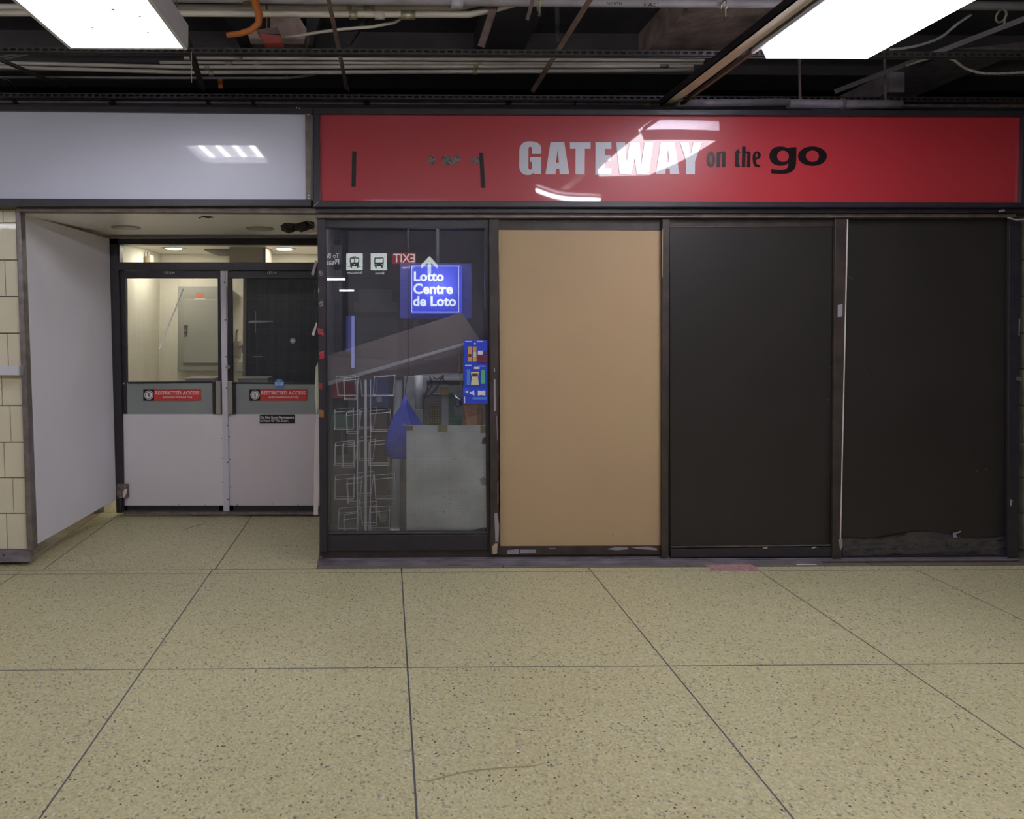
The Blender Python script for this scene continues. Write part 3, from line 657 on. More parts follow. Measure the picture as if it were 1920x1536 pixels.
p = [MB().poly(oc, YD-.012, .003).build('octagon', blueS), MB().box(c.x-.030, c.x+.030, YD-.0135, YD-.012, c.z-.012, c.z+.012).build('white_band', mat('pale_blue_band', (.55, .65, .80), .5)),
     MB().box(c.x-.018, c.x+.018, YD-.0142, YD-.0135, c.z-.003, c.z+.003).build('print_line', blueS),
     MB().poly([(c.x-.014, c.z+.020), (c.x, c.z+.028), (c.x+.014, c.z+.020)], YD-.0135, .002).build('emblem', 'pale_blue_band')]
thing('blue_octagon_sticker', 'blue octagonal sticker above the right restricted access sign', 'sticker', p)
# tube reflection painted as a thin white strip, then tape on glass
p = MB().prism([(343, 541), (345.5, 541), (299.8, 655), (297.2, 655)], YD+.012, .002).build('painted_reflection', mat('painted_reflection_white', (.95, .95, .95), .4)); tag(p, 'long thin diagonal white line on the left door glass, a painted tube reflection', 'tape')
p = [MB().prism([(466, 602.5), (474, 601), (512, 602), (512, 603.5), (474, 605.5), (466, 605.5)], YD+.014, .002).build('tape', 'scuff_grey'), MB().pbox(479, 583, 480, 624, YD+.014, .002).build('scratch', 'scuff_grey')]
thing('torn_tape', 'grey torn tape cross on the upper right door glass', 'tape', p)
tag(MB().pbox(474, 668, 492, 669.8, YD+.014, .002).build('tape_scrap', 'scuff_grey'), 'short grey tape scrap low on the right door glass', 'tape')
c = P(549, 639, YD+.012)
p = [MB().disc(c, .022, d=.006, n=20).build('cap', 'scuff_grey'), MB().disc(c+Vector((0, -.002, 0)), .013, d=.004, n=6).build('hub', 'pinkish_paper')]
thing('round_glass_cap', 'round pale cap stuck to the right door glass', 'cap', p)
# alcove ceiling fittings
def ceil_ring(px, py, r, label):
    q = None
    d = fw*FPX + rt*(px-CX) + up*(CY-py); t = (zc-EYE)/d.z; c = Vector((d.x*t, d.y*t, zc))
    return thing('recessed_light', label, 'ceiling light', [MB().disc(c+Vector((0, 0, -.006)), r, 'z', .008, 28).build('ring', mat('ring_grey', (.36, .33, .29), .5)),
                 MB().disc(c+Vector((0, 0, -.008)), r*.72, 'z', .004, 28).build('lens', mat('lens_dull', (.50, .47, .41), .4))])
ceil_ring(236, 426, .10, 'round unlit recessed light in the alcove ceiling, left one')
ceil_ring(487, 428, .10, 'round unlit recessed light in the alcove ceiling, beside the torn hole')
def onceil(px, py, z=zc):
    d = fw*FPX + rt*(px-CX) + up*(CY-py); t = (z-EYE)/d.z; return Vector((d.x*t, d.y*t, z))
b = MB(); pts = [onceil(x, y, zc-.002) for x, y in ((526, 424), (533, 419), (556, 420), (575, 415), (589, 417), (590, 427), (570, 434), (552, 433), (541, 438), (528, 432))]
b.add([tuple(q) for q in pts]+[(q.x, q.y, q.z+.004) for q in pts], [tuple(range(10)), tuple(range(19, 9, -1))]+[(i, i+10, (i+1) % 10+10, (i+1) % 10) for i in range(10)])
p = [b.build('opening', 'dark_hole')]
for k, q in enumerate(([(558, 421), (575, 416), (581, 424), (566, 436), (556, 432)], [(527, 426), (534, 420), (552, 421), (553, 434), (541, 438)])):
    p.append(crumple(q, 'torn_flap', mat('torn_dark_flap', (.05, .04, .038), .7), 4.75, .03))
p.append(MB().tube([P(575, 414, 4.6), P(584, 420, 4.6), P(590, 423, 4.6), P(586, 431, 4.6)], .004, 6).build('wire', alum))
thing('ceiling_hole', 'ragged black hole with hanging flaps in the alcove ceiling by the shop corner', 'hole', p)
b = MB(); pts = [onceil(x, y, zc-.002) for x, y in ((373, 408.5), (380, 405.5), (395, 406), (402, 408), (390, 409.5), (378, 407.5), (375, 410.5))]
n7 = len(pts); b.add([tuple(q) for q in pts]+[(q.x, q.y, q.z+.003) for q in pts], [tuple(range(n7)), tuple(range(2*n7-1, n7-1, -1))]+[(i, i+n7, (i+1) % n7+n7, (i+1) % n7) for i in range(n7)])
tag(b.build('ceiling_crack', 'dark_hole'), 'small dark crack at the front edge of the alcove ceiling', 'crack')
# hanging strips by the end post
for q, mm, lb in (([(583, 514), (592, 487), (595, 490), (588, 517)], 'scuff_grey', 'upper grey tape end hanging from the end post'),
                  ([(584, 628), (593, 604), (595, 607), (589, 630)], 'pinkish_paper', 'lower pale tape end hanging from the end post'),
                  ([(592, 688), (596, 680), (598, 760), (593, 776), (590, 735)], 'lime_paper', 'pale green paper strip hanging beside the end post'),
                  ([(590, 802), (597, 778), (600, 900), (596, 966), (588, 966)], 'pinkish_paper', 'long pinkish paper strip hanging down to the alcove floor edge')):
    tag(MB().prism(q, 4.40, .003).build('hanging_strip', mm), lb, 'paper strip')
tag(MB().tube([P(596, 520, 4.38), P(590, 540, 4.37), P(589, 560, 4.37), P(593, 580, 4.38), P(594, 604, 4.38)], .0025, 6).build('loose_wire', 'dark_cable'), 'thin dark wire looping beside the end post', 'wire')

# ---- room behind the doors
def emitdisc(name, px, py, z, r, s, label):
    c = onceil(px, py, z)
    e = emit_mat(name+'_glow_'+str(px), (1, .92, .80), s)
    ring = MB().disc(c+Vector((0, 0, -.004)), r*1.7, 'z', .006, 24).build('ring', 'ring_grey')
    ln = MB().disc(c+Vector((0, 0, -.007)), r, 'z', .004, 24).build('lamp', e)
    thing('downlight', label, 'ceiling light', [ring, ln])
zR = zr+.03
emitdisc('downlight', 326, 465.5, zR, .065, 85, 'lit downlight behind the transom glass, above the left door')
emitdisc('downlight', 533, 466.5, zR, .065, 85, 'lit downlight behind the transom glass, above the right door')
c0, c1 = onceil(372, 468.5, zR), onceil(430, 480, zR)
b = MB(); x0, x1 = onceil(385, 468, zR).x, onceil(445, 468, zR).x
y0, y1 = onceil(400, 481, zR).y, onceil(400, 467, zR).y
p = [MB().box(x0, x1, y1, y0, zR-.012, zR).build('grille_frame', mat('vent_grey', (.30, .27, .24), .5))]
for k in range(7): p.append(MB().box(x0+.02, x1-.02, y1+.03+k*(y0-y1-.06)/7, y1+.05+k*(y0-y1-.06)/7, zR-.022, zR-.012).build('slat', 'scuff_grey'))
thing('ceiling_vent', 'grey slatted ceiling vent behind the transom glass', 'vent', p)
mat('duct_cream', (.50, .46, .40), .5); mat('warm_edge', (.22, .17, .13), .5)
p = [MB().pbox(430, 464, 496, 497, 6.2, .35).build('casing', 'duct_cream'), MB().pbox(494, 464, 498, 497, 6.19, .36).build('edge_trim', 'warm_edge')]
thing('boxed_duct', 'boxed cream duct with a warm edge hanging inside the transom', 'duct', p)
p = [MB().tube([P(281, 480, 6.4), P(281, 492, 6.4)], .035, 14).build('bell', mat('brass_dull', (.50, .42, .26), .4, .3)), MB().tube([P(278, 472, 6.4), P(278, 484, 6.4)], .012, 8).build('stem', 'scuff_grey')]
thing('wall_alarm', 'small round alarm on a stem behind the left end of the transom', 'alarm', p)
# electrical cabinet
YP = 6.72
p = [MB().pbox(333, 537, 425, 696, YP, .13).build('cabinet_frame', 'grey_cabinet', bevel=.004), MB().pbox(344, 561, 432, 681, YP-.012, .012).build('cabinet_door', 'grey_cabinet_door', bevel=.003),
     MB().pbox(345, 610, 350.5, 625, YP-.03, .02).build('latch', 'joint_dark'), MB().pbox(368, 549, 381, 557, YP-.004, .004).build('red_label', mat('label_red', (.60, .16, .12), .5)), MB().pbox(366, 560, 384, 561.5, YP-.016, .004).build('white_label', 'paper')]
sub(p[1], MB().disc(P(347.5, 620, YP-.034), .012, d=.01).build('knob', alum))
p[3].name = 'warning_label'
thing('electrical_cabinet', 'grey electrical cabinet with a red label seen through the left door', 'cabinet', p)
for x0_, x1_, Y_, lb in ((348, 402, 5.62, 'grey box top just above the push panel of the left door'), (447, 502, 5.62, 'grey box top just above the push panel of the right door')):
    bb = MB().pbox(x0_, 711, x1_, 745, Y_, .2).build('box_body', 'grey_box_metal', bevel=.004); ld = MB().pbox(x0_-1, 709.5, x1_+1, 713, Y_-.005, .21).build('lid', 'scuff_grey')
    lg = MB().box(P(x0_+8, 740, Y_).x, P(x1_-8, 740, Y_).x, Y_+.05, Y_+.15, 0, P(x0_, 745, Y_).z).build('pedestal', 'grey_box_metal')
    thing('grey_floor_cabinet', lb, 'box', [bb, ld, lg])
# dark inner door
p = [MB().box(P(461, 600, 6.0).x, XA1-.03, 6.0, 6.05, .01, P(500, 522, 6.0).z+.02).build('door_leaf', 'door_charcoal', bevel=.003),
     MB().box(P(455.5, 600, 5.98).x, P(461, 600, 5.98).x, 5.98, 6.07, .0, P(500, 522, 6.0).z+.02).build('edge_frame', 'vent_grey')]
lev = MB().bar(P(440, 651, 5.95), P(455, 651, 5.95), .012, .012).bar(P(454, 646, 5.95), P(454, 662, 5.95), .01, .01, (1, 0, 0)).bar(P(440, 655, 5.95), P(452, 655, 5.95), .006, .006).build('lever', alum)
p.append(lev)
thing('inner_dark_door', 'dark charcoal inner door behind the right door glass', 'door', p)
p = [MB().pbox(435.5, 641, 446, 669, 6.7, .1).build('strike_plate', mat('plate_brown', (.22, .18, .16), .5)), MB().pbox(437, 680, 457, 697, 6.7, .1).build('notice', 'grey_cabinet')]
tag(p[0], 'small brown metal plate on the cream wall inside the right door', 'plate'); p[0].name = 'metal_plate'
tag(p[1], 'small grey notice on the cream wall inside the right door', 'notice'); p[1].name = 'grey_notice'
for o in p: o.location.y += .055
tag(MB().tube([P(446, 618, 6.842), P(444, 622, 6.842), P(443, 648, 6.842)], .008, 6).build('hook_rod', alum), 'thin grey hooked rod on the cream wall inside the right door', 'rod')

# ================================================================== SHOP INTERIOR
# backlit lotto sign
YT = 5.25
def backlit(name, col, hot, c, r, s0, s1):
    m = D.materials.new(name); m.use_nodes = True; nt = m.node_tree; L = nt.links; b = nt.nodes['Principled BSDF']
    b.inputs['Base Color'].default_value = (*col, 1)
    geo = nt.nodes.new('ShaderNodeNewGeometry'); vm = nt.nodes.new('ShaderNodeVectorMath'); vm.operation = 'DISTANCE'
    vm.inputs[1].default_value = c; L.new(geo.outputs['Position'], vm.inputs[0])
    mr = nt.nodes.new('ShaderNodeMapRange'); mr.interpolation_type = 'SMOOTHSTEP'; mr.inputs[1].default_value = 0; mr.inputs[2].default_value = r; mr.inputs[3].default_value = s1; mr.inputs[4].default_value = s0
    L.new(vm.outputs['Value'], mr.inputs[0]); L.new(mr.outputs[0], b.inputs['Emission Strength'])
    mx = nt.nodes.new('ShaderNodeMix'); mx.data_type = 'RGBA'; mx.inputs[6].default_value = (*hot, 1); mx.inputs[7].default_value = (*col, 1)
    m2 = nt.nodes.new('ShaderNodeMapRange'); m2.inputs[2].default_value = r*.8; L.new(vm.outputs['Value'], m2.inputs[0]); L.new(m2.outputs[0], mx.inputs[0])
    L.new(mx.outputs[2], b.inputs['Emission Color']); M[name] = m; return m
hc = tuple(P(822, 538, YT))
lb_ = backlit('lotto_blue', (.035, .055, .55), (.13, .15, .8), hc, .22, .28, .70)
lt_ = backlit('lotto_white', (.50, .55, .62), (.75, .85, .85), hc, .20, .50, .85)
hal = mat('blue_halo_glow', (.03, .03, .16), .5, emit=((.05, .05, .35), .12))  # faint glow painted on the panel as the sign's blue halo
p = [MB().pbox(750, 494, 884, 597, YT+.03, .05).build('halo_panel', hal), MB().pbox(771, 498, 867, 589, YT, .03).build('lit_face', lb_)]
for q in ((772, 498.5, 861, 499.5), (771, 584.5, 861, 585.5), (771.5, 499, 772.5, 585), (859.5, 499, 860.5, 585)): p.append(MB().pbox(*q, YT-.002, .002).build('border_line', lt_))
for t_, q, of in (('Lotto', (776, 509, 832, 527.5), .03), ('Centre', (775, 531.5, 849, 551.5), .03), ('de Loto', (774.5, 555, 855, 574.5), .03)):
    p.append(ptext(t_, 'lettering', lt_, *q, YT-.003, of, .002))
p.append(MB().box(hc[0]-.01, hc[0]+.01, YT+.06, YT+.08, P(822, 500, YT).z, 2.34).build('hanger', black))
thing('lit_lotto_sign', 'glowing blue Lotto Centre de Loto sign hanging inside the shop window', 'sign', p)
# fallen ceiling panel with edge strip
def slanted(q, Y0, Y1, th=.03):
    """q: four pixel corners; left edge at Y0, right edge at Y1"""
    a = [P(q[0][0], q[0][1], Y0), P(q[1][0], q[1][1], Y1), P(q[2][0], q[2][1], Y1), P(q[3][0], q[3][1], Y0)]
    return MB().add([tuple(v) for v in a]+[(v.x, v.y+th, v.z) for v in a], [(0,1,2,3),(7,6,5,4),(0,4,5,1),(1,5,6,2),(2,6,7,3),(3,7,4,0)])
p = [slanted([(612, 668), (866, 586), (935, 690), (612, 718)], 4.9, 4.75).build('panel', 'ceiling_tile_brown'),
     slanted([(616, 716), (880, 640), (880, 645), (616, 723)], 4.88, 4.73, .02).build('edge_strip', 'grey_edge_strip')]
thing('fallen_ceiling_panel', 'dark brown ceiling panel fallen slantwise behind the shop glass', 'panel', p)
# wire spinner rack
YR = 4.86
px2 = lambda x, y, Y=YR: P(x, y, Y)
cxr = P(685, 850, YR).x
zb, zt = 0.02, P(682, 712, YR).z
p = [MB().tube([(cxr, YR, .02), (cxr, YR, zt)], .011, 10).build('pole', wirew)]
for dx, dy in ((-.055, .05), (-.055, -.05), (.035, .05), (.035, -.05)):
    p.append(MB().tube([(cxr+dx, YR+dy, .03), (cxr+dx, YR+dy, zt)], .0032, 6).build('upright', wirew))
b = MB()
for k in range(4):
    a_ = math.pi/4+k*math.pi/2; b.tube([(cxr, YR, .03), (cxr+.17*math.cos(a_), YR+.12*math.sin(a_), .006)], .005, 6)
p.append(b.build('base', wirew))
tiers = [(709, 744), (775, 808), (833, 871), (898, 935), (960, 996)]
for (ya_, yb) in tiers:
    z1, z0 = P(682, ya_, YR).z, max(P(682, yb, YR).z, .02)
    for (xa, xb, tp, ysh) in ((.045, .185, 0, 0), (-.20, -.07, 0, .03), (-.14, -.04, 1, -.12), (-.06, .06, 1, .12)):
        b = MB(); t = .0022
        x0, x1 = cxr+xa, cxr+xb; yy = YR+ysh; dp = .045
        sh = .012 if tp else 0
        top = [(x0, yy-dp, z1), (x1, yy-dp, z1), (x1, yy+dp, z1+.01), (x0, yy+dp, z1+.01)]
        bot = [(x0+sh, yy-dp*.6, z0), (x1-sh, yy-dp*.6, z0), (x1-sh, yy+dp, z0), (x0+sh, yy+dp, z0)]
        jx, jz = random.uniform(-.02, .02), random.uniform(-.012, .012); jb = random.uniform(-.012, .012)
        top = [(q[0]+jx, q[1], q[2]+jz+(.012*(i in (1, 2)))) for i, q in enumerate(top)]; bot = [(q[0]+jx+jb, q[1], max(q[2]+jz, .01)) for q in bot]
        for r_ in (top, bot):
            for i in range(4): b.tube([r_[i], r_[(i+1) % 4]], t, 5)
        for i in range(4): b.tube([top[i], bot[i]], t, 5)
        p.append(b.build('wire_pocket', wirew))
thing('wire_spinner_rack', 'empty white wire spinner rack standing behind the shop glass', 'rack', p)
# white pipes
def pipe2(x, y0, x2, y1, Y, r, label):
    z1 = P(x, y0, Y).z
    a = P(x, y0, Y); b = P(x2, y1, Y); b.z = max(b.z, .0) if y1 < 990 else 0
    p = [MB().tube([a, b], r, 16).build('pipe_shaft', pvc, smooth=True), MB().tube([(b-a)*.96+a, b], r*1.12, 16).build('foot_collar', pvc, smooth=True)]
    return thing('white_upright_pipe', label, 'pipe', p)
pipe2(747, 704, 740, 1000, 4.95, .030, 'long white plastic pipe standing behind the blue bag')
pipe2(785, 704, 786, 770, 5.0, .029, 'short white plastic pipe above the white sheet')
D.objects['white_upright_pipe.001'].children[1].name = 'end_collar'
# blue bag hanging
b = MB(); sec = [(760, 742, 2), (757, 760, 6), (753, 780, 13), (752, 800, 21), (750, 820, 26), (748, 838, 27), (748, 852, 24), (750, 860, 17)]
Yb = 4.62; vs = []; n = 20
for (cx_, y_, rx_) in sec:
    c = P(cx_, y_, Yb); r = rx_/(FPX/Yb)
    for k in range(n):
        a_ = 2*math.pi*k/n; rr = r*(1+.10*math.sin(5*a_+cx_)*min(1, rx_/15)); vs.append((c.x+rr*math.cos(a_), Yb+.45*rr*math.sin(a_), c.z))
fs = [tuple(range(n))[::-1], tuple(range((len(sec)-1)*n, len(sec)*n))]
for j in range(len(sec)-1): fs += [(j*n+k, j*n+(k+1) % n, (j+1)*n+(k+1) % n, (j+1)*n+k) for k in range(n)]
bag = b.add(vs, fs).build('bag_body', bluebag, smooth=True)
flap = MB().prism([(762, 748), (792, 797), (766, 802)], Yb+.02, .02).build('side_fold', bluebag)
crest = ptext('500', 'print', 'paper', 753, 794, 761, 800, Yb-.05, .01)
hook = MB().tube([P(760, 742, Yb), P(760, 730, Yb), P(765, 700, Yb), (P(765, 700, Yb).x, Yb-.0, 2.335)], .003, 6).build('cord', 'dark_cable')
thing('blue_bag', 'blue fabric bag hanging in front of the white pipe', 'bag', [bag, flap, crest, hook])
# white sheet taped to glass
b = MB(); A = P(762, 996, 4.43); B_ = P(913, 798, 4.43); vs = []; nx = ny = 16
ol = [(762, 798), (912, 798)]
for j in range(ny+1):
    for i in range(nx+1):
        x = 762+(913-762)*i/nx; y = 797+(997-797)*j/ny
        if j == ny: y -= max(0, (x-870))*.20*(1 if x > 870 else 0)
        q = P(x, y, 4.43); vs.append((q.x, 4.425+.006*math.sin(i*.5)*math.cos(j*.4), q.z))
b.add(vs, [(j*(nx+1)+i, j*(nx+1)+i+1, (j+1)*(nx+1)+i+1, (j+1)*(nx+1)+i) for j in range(ny) for i in range(nx)])
b.add([(v[0], v[1]+.004, v[2]) for v in vs], [(j*(nx+1)+i, (j+1)*(nx+1)+i, (j+1)*(nx+1)+i+1, j*(nx+1)+i+1) for j in range(ny) for i in range(nx)])
p = [b.build('sheet', sheet, smooth=True)]
for q in ((762, 799, 774, 808), (822, 797, 839, 810), (901, 799, 914, 811)): p.append(MB().pbox(*q, 4.412, .003).build('tape_tab', olive))
p.append(MB().prism([(905, 822), (912, 818), (913, 830), (908, 834), (903, 832)], 4.414, .003).build('tape_tab', 'torn_dark_flap'))
p.append(MB().prism([(899, 899), (905, 895), (913, 898), (913, 911), (903, 910)], 4.414, .003).build('tape_tab', 'grey_edge_strip'))
for k in range(26):
    x, y = random.gauss(833, 12), random.gauss(945, 12); p.append(MB().disc(P(x, y, 4.416), random.uniform(.001, .003), d=.001, n=6).build('speck', 'joint_dark'))
for x, y in ((829, 817), (852, 861), (869, 891), (775, 964)): p.append(MB().disc(P(x, y, 4.416), .004, d=.001, n=7).build('speck', 'scuff_grey'))
thing('taped_white_sheet', 'stained white plastic sheet taped inside the shop glass with olive tabs', 'sheet', p)
# blue product cards
def card(x0, y0, x1, y1, label, items):
    Yc = 4.364; p = [MB().pbox(x0, y0, x1, y1, Yc, .004).build('card_panel', cardblue)]
    for k, (q, mm, nm) in enumerate(items): p.append(MB().prism(q, Yc-.002-.0005*k, .003).build(nm, mm))
    return thing('product_card', label, 'poster', p)
mat('sunscreen_orange', (.60, .33, .10), .5); mat('cream_pack', (.62, .60, .36), .5); mat('sky_pack', (.08, .22, .70), .4); mat('green_pack', (.10, .45, .22), .4); mat('white_print', (.70, .68, .75), .5); mat('maroon_pack', (.14, .02, .04), .5)
R_ = lambda a, b, c, d: [(a, b), (c, b), (c, d), (a, d)]
bt = lambda x, y0, y1, w: [(x-w*.5, y0), (x+w*.5, y0), (x+w*.5, y0+(y1-y0)*.2), (x+w*.4, y0+(y1-y0)*.32), (x+w*.5, y0+(y1-y0)*.45), (x+w*.5, y1), (x-w*.5, y1), (x-w*.5, y0+(y1-y0)*.45), (x-w*.4, y0+(y1-y0)*.32), (x-w*.5, y0+(y1-y0)*.2)]
card(869.5, 638, 914, 682.5, 'top blue product card with two orange tubes in the shop window', [(R_(872, 639.5, 884, 641), 'white_print', 'heading'), (R_(894, 639.5, 906, 641), 'white_print', 'heading'), (R_(889, 643, 892, 646), 'white_print', 'numeral'),
     (bt(881, 650, 678, 8), 'sunscreen_orange', 'tube_picture'), (R_(878, 664, 884, 669), 'maroon_pack', 'tube_label'), (bt(890, 650, 678, 7), 'sunscreen_orange', 'tube_picture'), (R_(888, 660, 892.5, 670), 'cream_pack', 'tube_label'), (R_(896, 658, 905, 665), 'white_print', 'pack_label'), (R_(906, 658, 912, 664), 'maroon_pack', 'pack_label'), (R_(895, 667, 914, 680), 'maroon_pack', 'snack_picture')])
card(869.5, 683, 914, 725, 'middle blue product card with a cream packet in the shop window', [(R_(872, 684.5, 884, 686), 'white_print', 'heading'), (R_(898, 686, 910, 687.2), 'white_print', 'heading'), (R_(889, 688, 899, 692), 'white_print', 'numeral'), (bt(878.5, 693, 722, 7), 'sky_pack', 'bottle_picture'),
     ([(883, 698), (898, 697), (896, 708), (898, 722), (883, 722), (884.5, 708)], 'cream_pack', 'packet_picture'), (R_(885, 700, 896, 706), 'maroon_pack', 'packet_band'), (bt(905.5, 694, 720, 8), 'green_pack', 'bottle_picture')])
card(868, 726, 914.5, 757.5, 'bottom blue product card with white bottles in the shop window', [([(881, 735), (884, 735), (889, 731.5), (889.5, 742), (884, 739), (881, 739)], 'white_print', 'funnel_picture'), ([(896, 732), (903, 733), (910, 732), (910, 742), (903, 741), (896, 742)], 'white_print', 'bottle_picture'),
     (R_(886, 745, 912, 749.5), 'sky_pack', 'bottle_picture'), (R_(870.5, 744, 872, 756), 'white_print', 'heading'), (ell(875.5, 734.5, 5, 5, 16), 'sky_pack', 'badge'), (ell(875.5, 734.5, 4.2, 4.2, 16), cardblue, 'badge_centre'), (R_(873, 733, 878, 736.5), 'white_print', 'numeral')])
# clutter
def item(name, label, cat, specs, group=None):
    p = []
    for nm, q, Y, d, mm in specs: p.append(MB().prism(q, Y, d).build(nm, mm, bevel=.003))
    return thing(name, label, cat, p, group) if len(p) > 1 else tag(p[0], label, cat, group)
item('back_counter', 'grey boxed counter behind the hanging bag', 'counter', [('counter_body', R_(793, 712, 915, 1030), 5.3, .5, shopwall), ('counter_top', R_(790, 708, 918, 714), 5.28, .55, 'grey_edge_strip')])
item('white_backboard', 'pale board with scribbles between the two white pipes', 'board', [('board', R_(757, 706, 800, 982), 5.15, .03, 'grey_box_metal'), ('scribble', [(762, 738), (776, 728), (779, 742), (768, 752), (764, 746)], 5.147, .003, 'scuff_grey')])
item('keypad_box', 'grey box with a keypad of pale buttons behind the white sheet', 'box', [('casing', R_(795, 742, 827, 830), 4.9, .15, mat('keypad_case', (.20, .17, .165), .5)), ('button_field', R_(806, 758, 825, 796), 4.893, .008, 'joint_dark')])
kb = D.objects['button_field']
for i in range(4):
    for j in range(8): MB().pbox(807.5+i*4.4, 759.5+j*4.5, 810.5+i*4.4, 762+j*4.5, 4.888, .006).build('button', 'gold_clip', kb)
item('grey_panel_stand', 'narrow pale grey panel beside the keypad box', 'panel', [('panel_face', R_(828, 738, 841, 830), 4.85, .1, 'grey_box_metal'), ('panel_lip', R_(827, 728, 842, 741), 4.84, .05, 'gold_clip')])
item('green_crate', 'green plastic crate behind the white sheet', 'crate', [('crate_side', [(841, 738), (852, 739), (852, 780), (866, 782), (866, 826), (841, 826)], 4.88, .2, 'green_plastic'), ('crate_rim', R_(841, 784, 866, 788), 4.87, .02, mat('green_light', (.10, .33, .18), .4))])
o = crumple([(869, 760), (895, 757), (905, 770), (906, 1020), (886, 1023), (866, 1020)], 'brown_bag', 'brown_bag_plastic', 4.65, .06); tag(o, 'crumpled brown plastic bag under the blue product cards', 'bag')
o = crumple([(852, 740), (866, 745), (868, 760), (858, 766), (850, 757)], 'dark_bundle', 'door_charcoal', 4.75, .05); tag(o, 'small dark bundle above the green crate', 'bundle')
o = crumple([(717, 905), (728, 897), (736, 905), (734, 920), (722, 921)], 'pale_cloth', 'scuff_cream', 5.2, .05); tag(o, 'small crumpled pale cloth beside the wire rack', 'cloth')
item('blue_box', 'blue carton with a pale tag behind the upper rack', 'box', [('lower_carton', R_(690, 766, 726, 985), 5.12, .2, mat('carton_dark', (.10, .07, .06), .8)), ('carton', R_(688, 705, 728, 765), 5.1, .2, mat('navy_carton', (.05, .06, .16), .6)), ('tag_label', R_(706, 744, 716, 754), 5.097, .003, 'scuff_grey')])
item('dark_carton_stack', 'dark brown cartons low behind the wire rack', 'box', [('lower_carton', R_(690, 925, 735, 985), 5.3, .3, mat('carton_dark', (.10, .07, .06), .8)), ('upper_carton', R_(698, 928, 712, 945), 5.29, .05, 'brown_paper')])
item('low_left_carton', 'dark purple brown carton low at the left behind the wire rack', 'box', [('carton', R_(622, 862, 668, 985), 5.25, .25, mat('purple_carton', (.14, .09, .12), .8)), ('flap', R_(624, 854, 666, 863), 5.24, .02, 'carton_dark')])
item('red_shelf_panel', 'dull red panel on the left wall behind the wire rack', 'panel', [('panel_face', R_(618, 716, 664, 748), 5.3, .04, 'dusty_red'), ('green_strip', R_(620, 778, 658, 806), 5.3, .04, mat('dull_green', (.04, .13, .08), .7))])
item('brown_post_rack', 'tan strips standing behind the rack', 'strips', [('strip', R_(700, 868, 706, 968), 5.35, .02, 'brown_paper'), ('strip', R_(712, 866, 716, 968), 5.35, .02, 'scuff_cream'), ('strip', R_(726, 862, 730, 968), 5.35, .02, 'gold_clip')])
item('grey_tube_roll', 'pale rolled tube leaning low behind the rack', 'roll', [('roll', [(699, 950), (706, 946), (722, 975), (715, 980)], 5.1, .05, 'scuff_cream'), ('roll_end', ell(720, 972, 6, 8, 14), 5.05, .06, 'scuff_grey')])
cb = MB().tube([P(x, y, 4.9) for x, y in ((806, 706), (810, 722), (798, 740), (795, 748), (806, 742), (818, 730), (826, 712), (832, 704))], .0045, 7).build('cable_run', 'dark_cable')
cb2 = MB().tube([P(x, y, 4.9) for x, y in ((806, 715), (801, 728), (797, 738), (799, 742), (812, 735), (822, 722))], .0035, 7).build('cable_run', 'dark_cable')
thing('black_cable_loop', 'loops of dark cable hanging above the keypad box', 'cable', [cb, cb2])
tag(MB().tube([P(x, y, 4.88) for x, y in ((812, 706), (818, 712), (825, 708), (829, 704), (832, 710))], .004, 7).build('red_cable', 'red_cable'), 'short red cable below the fallen panel', 'cable')
tag(MB().tube([P(x, y, 4.88) for x, y in ((828, 708), (834, 716), (842, 722), (852, 721), (862, 721))], .004, 7).build('blue_cable', mat('navy_cable', (.02, .03, .14), .5)), 'dark blue cable drooping toward the product cards', 'cable')
for k, (pts_, lb) in enumerate(((((862, 668), (861, 700), (866, 730)), 'left tan cable hanging by the product cards'), (((867, 668), (869, 700), (864, 745)), 'right tan cable hanging by the product cards'))):
    tag(MB().tube([P(x, y, 4.75) for x, y in pts_], .003, 6).build('hanging_cable', 'brown_paper'), lb, 'cable')
tag(MB().tube([P(x, y, 4.8) for x, y in ((795, 674), (820, 673), (848, 674), (856, 677))], .0025, 6).build('pale_wire', 'pale_cable'), 'thin pale wire across the fallen panel', 'wire')

# ================================================================== CEILING FIXTURES
LM = lens_mat('fixture_lens', 0, 1)
Zf = P(240, 93, 3.36).z
def troffer(xc, yc, z, label, hw=.305, hl=.61, group=None, detail=True):
    p = []
    fr = MB(); t = .018
    for q in ((-hw, -hw+t, -hl, hl), (hw-t, hw, -hl, hl), (-hw+t, hw-t, -hl, -hl+t), (-hw+t, hw-t, hl-t, hl)):
        fr.box(xc+q[0], xc+q[1], yc+q[2], yc+q[3], z, z+.012)
    p.append(fr.build('lens_frame', white, bevel=.002))
    p.append(MB().box(xc-hw+t, xc+hw-t, yc-hl+t, yc+hl-t, z+.05, z+.058).build('diffuser', LM))
    hs = MB()
    for q in ((-hw-.002, -hw+.004, -hl, hl), (hw-.004, hw+.002, -hl, hl), (-hw, hw, -hl-.002, -hl+.004), (-hw, hw, hl-.004, hl+.002)): hs.box(xc+q[0], xc+q[1], yc+q[2], yc+q[3], z+.012, z+.12)
    hs.box(xc-hw, xc+hw, yc-hl, yc+hl, z+.115, z+.12)
    p.append(hs.build('housing', white))
    if detail:
        for sx, sy in ((-1, -1), (1, -1), (-1, 1), (1, 1)):
            p.append(MB().tube([(xc+sx*.2, yc+sy*.4, z+.12), (xc+sx*.2, yc+sy*.4, TOP)], .003, 5).build('hanger_wire', rust))
    return thing('ceiling_light', label, 'ceiling light', p, group)
def lens_debris(e, pts, z):
    for x_, y_ in pts:
        q_ = onceil(x_, y_, z); o_ = MB().disc(q_, random.uniform(.004, .009), 'z', .002, 7).build('debris_speck', 'scuff_cream'); o_.parent = e
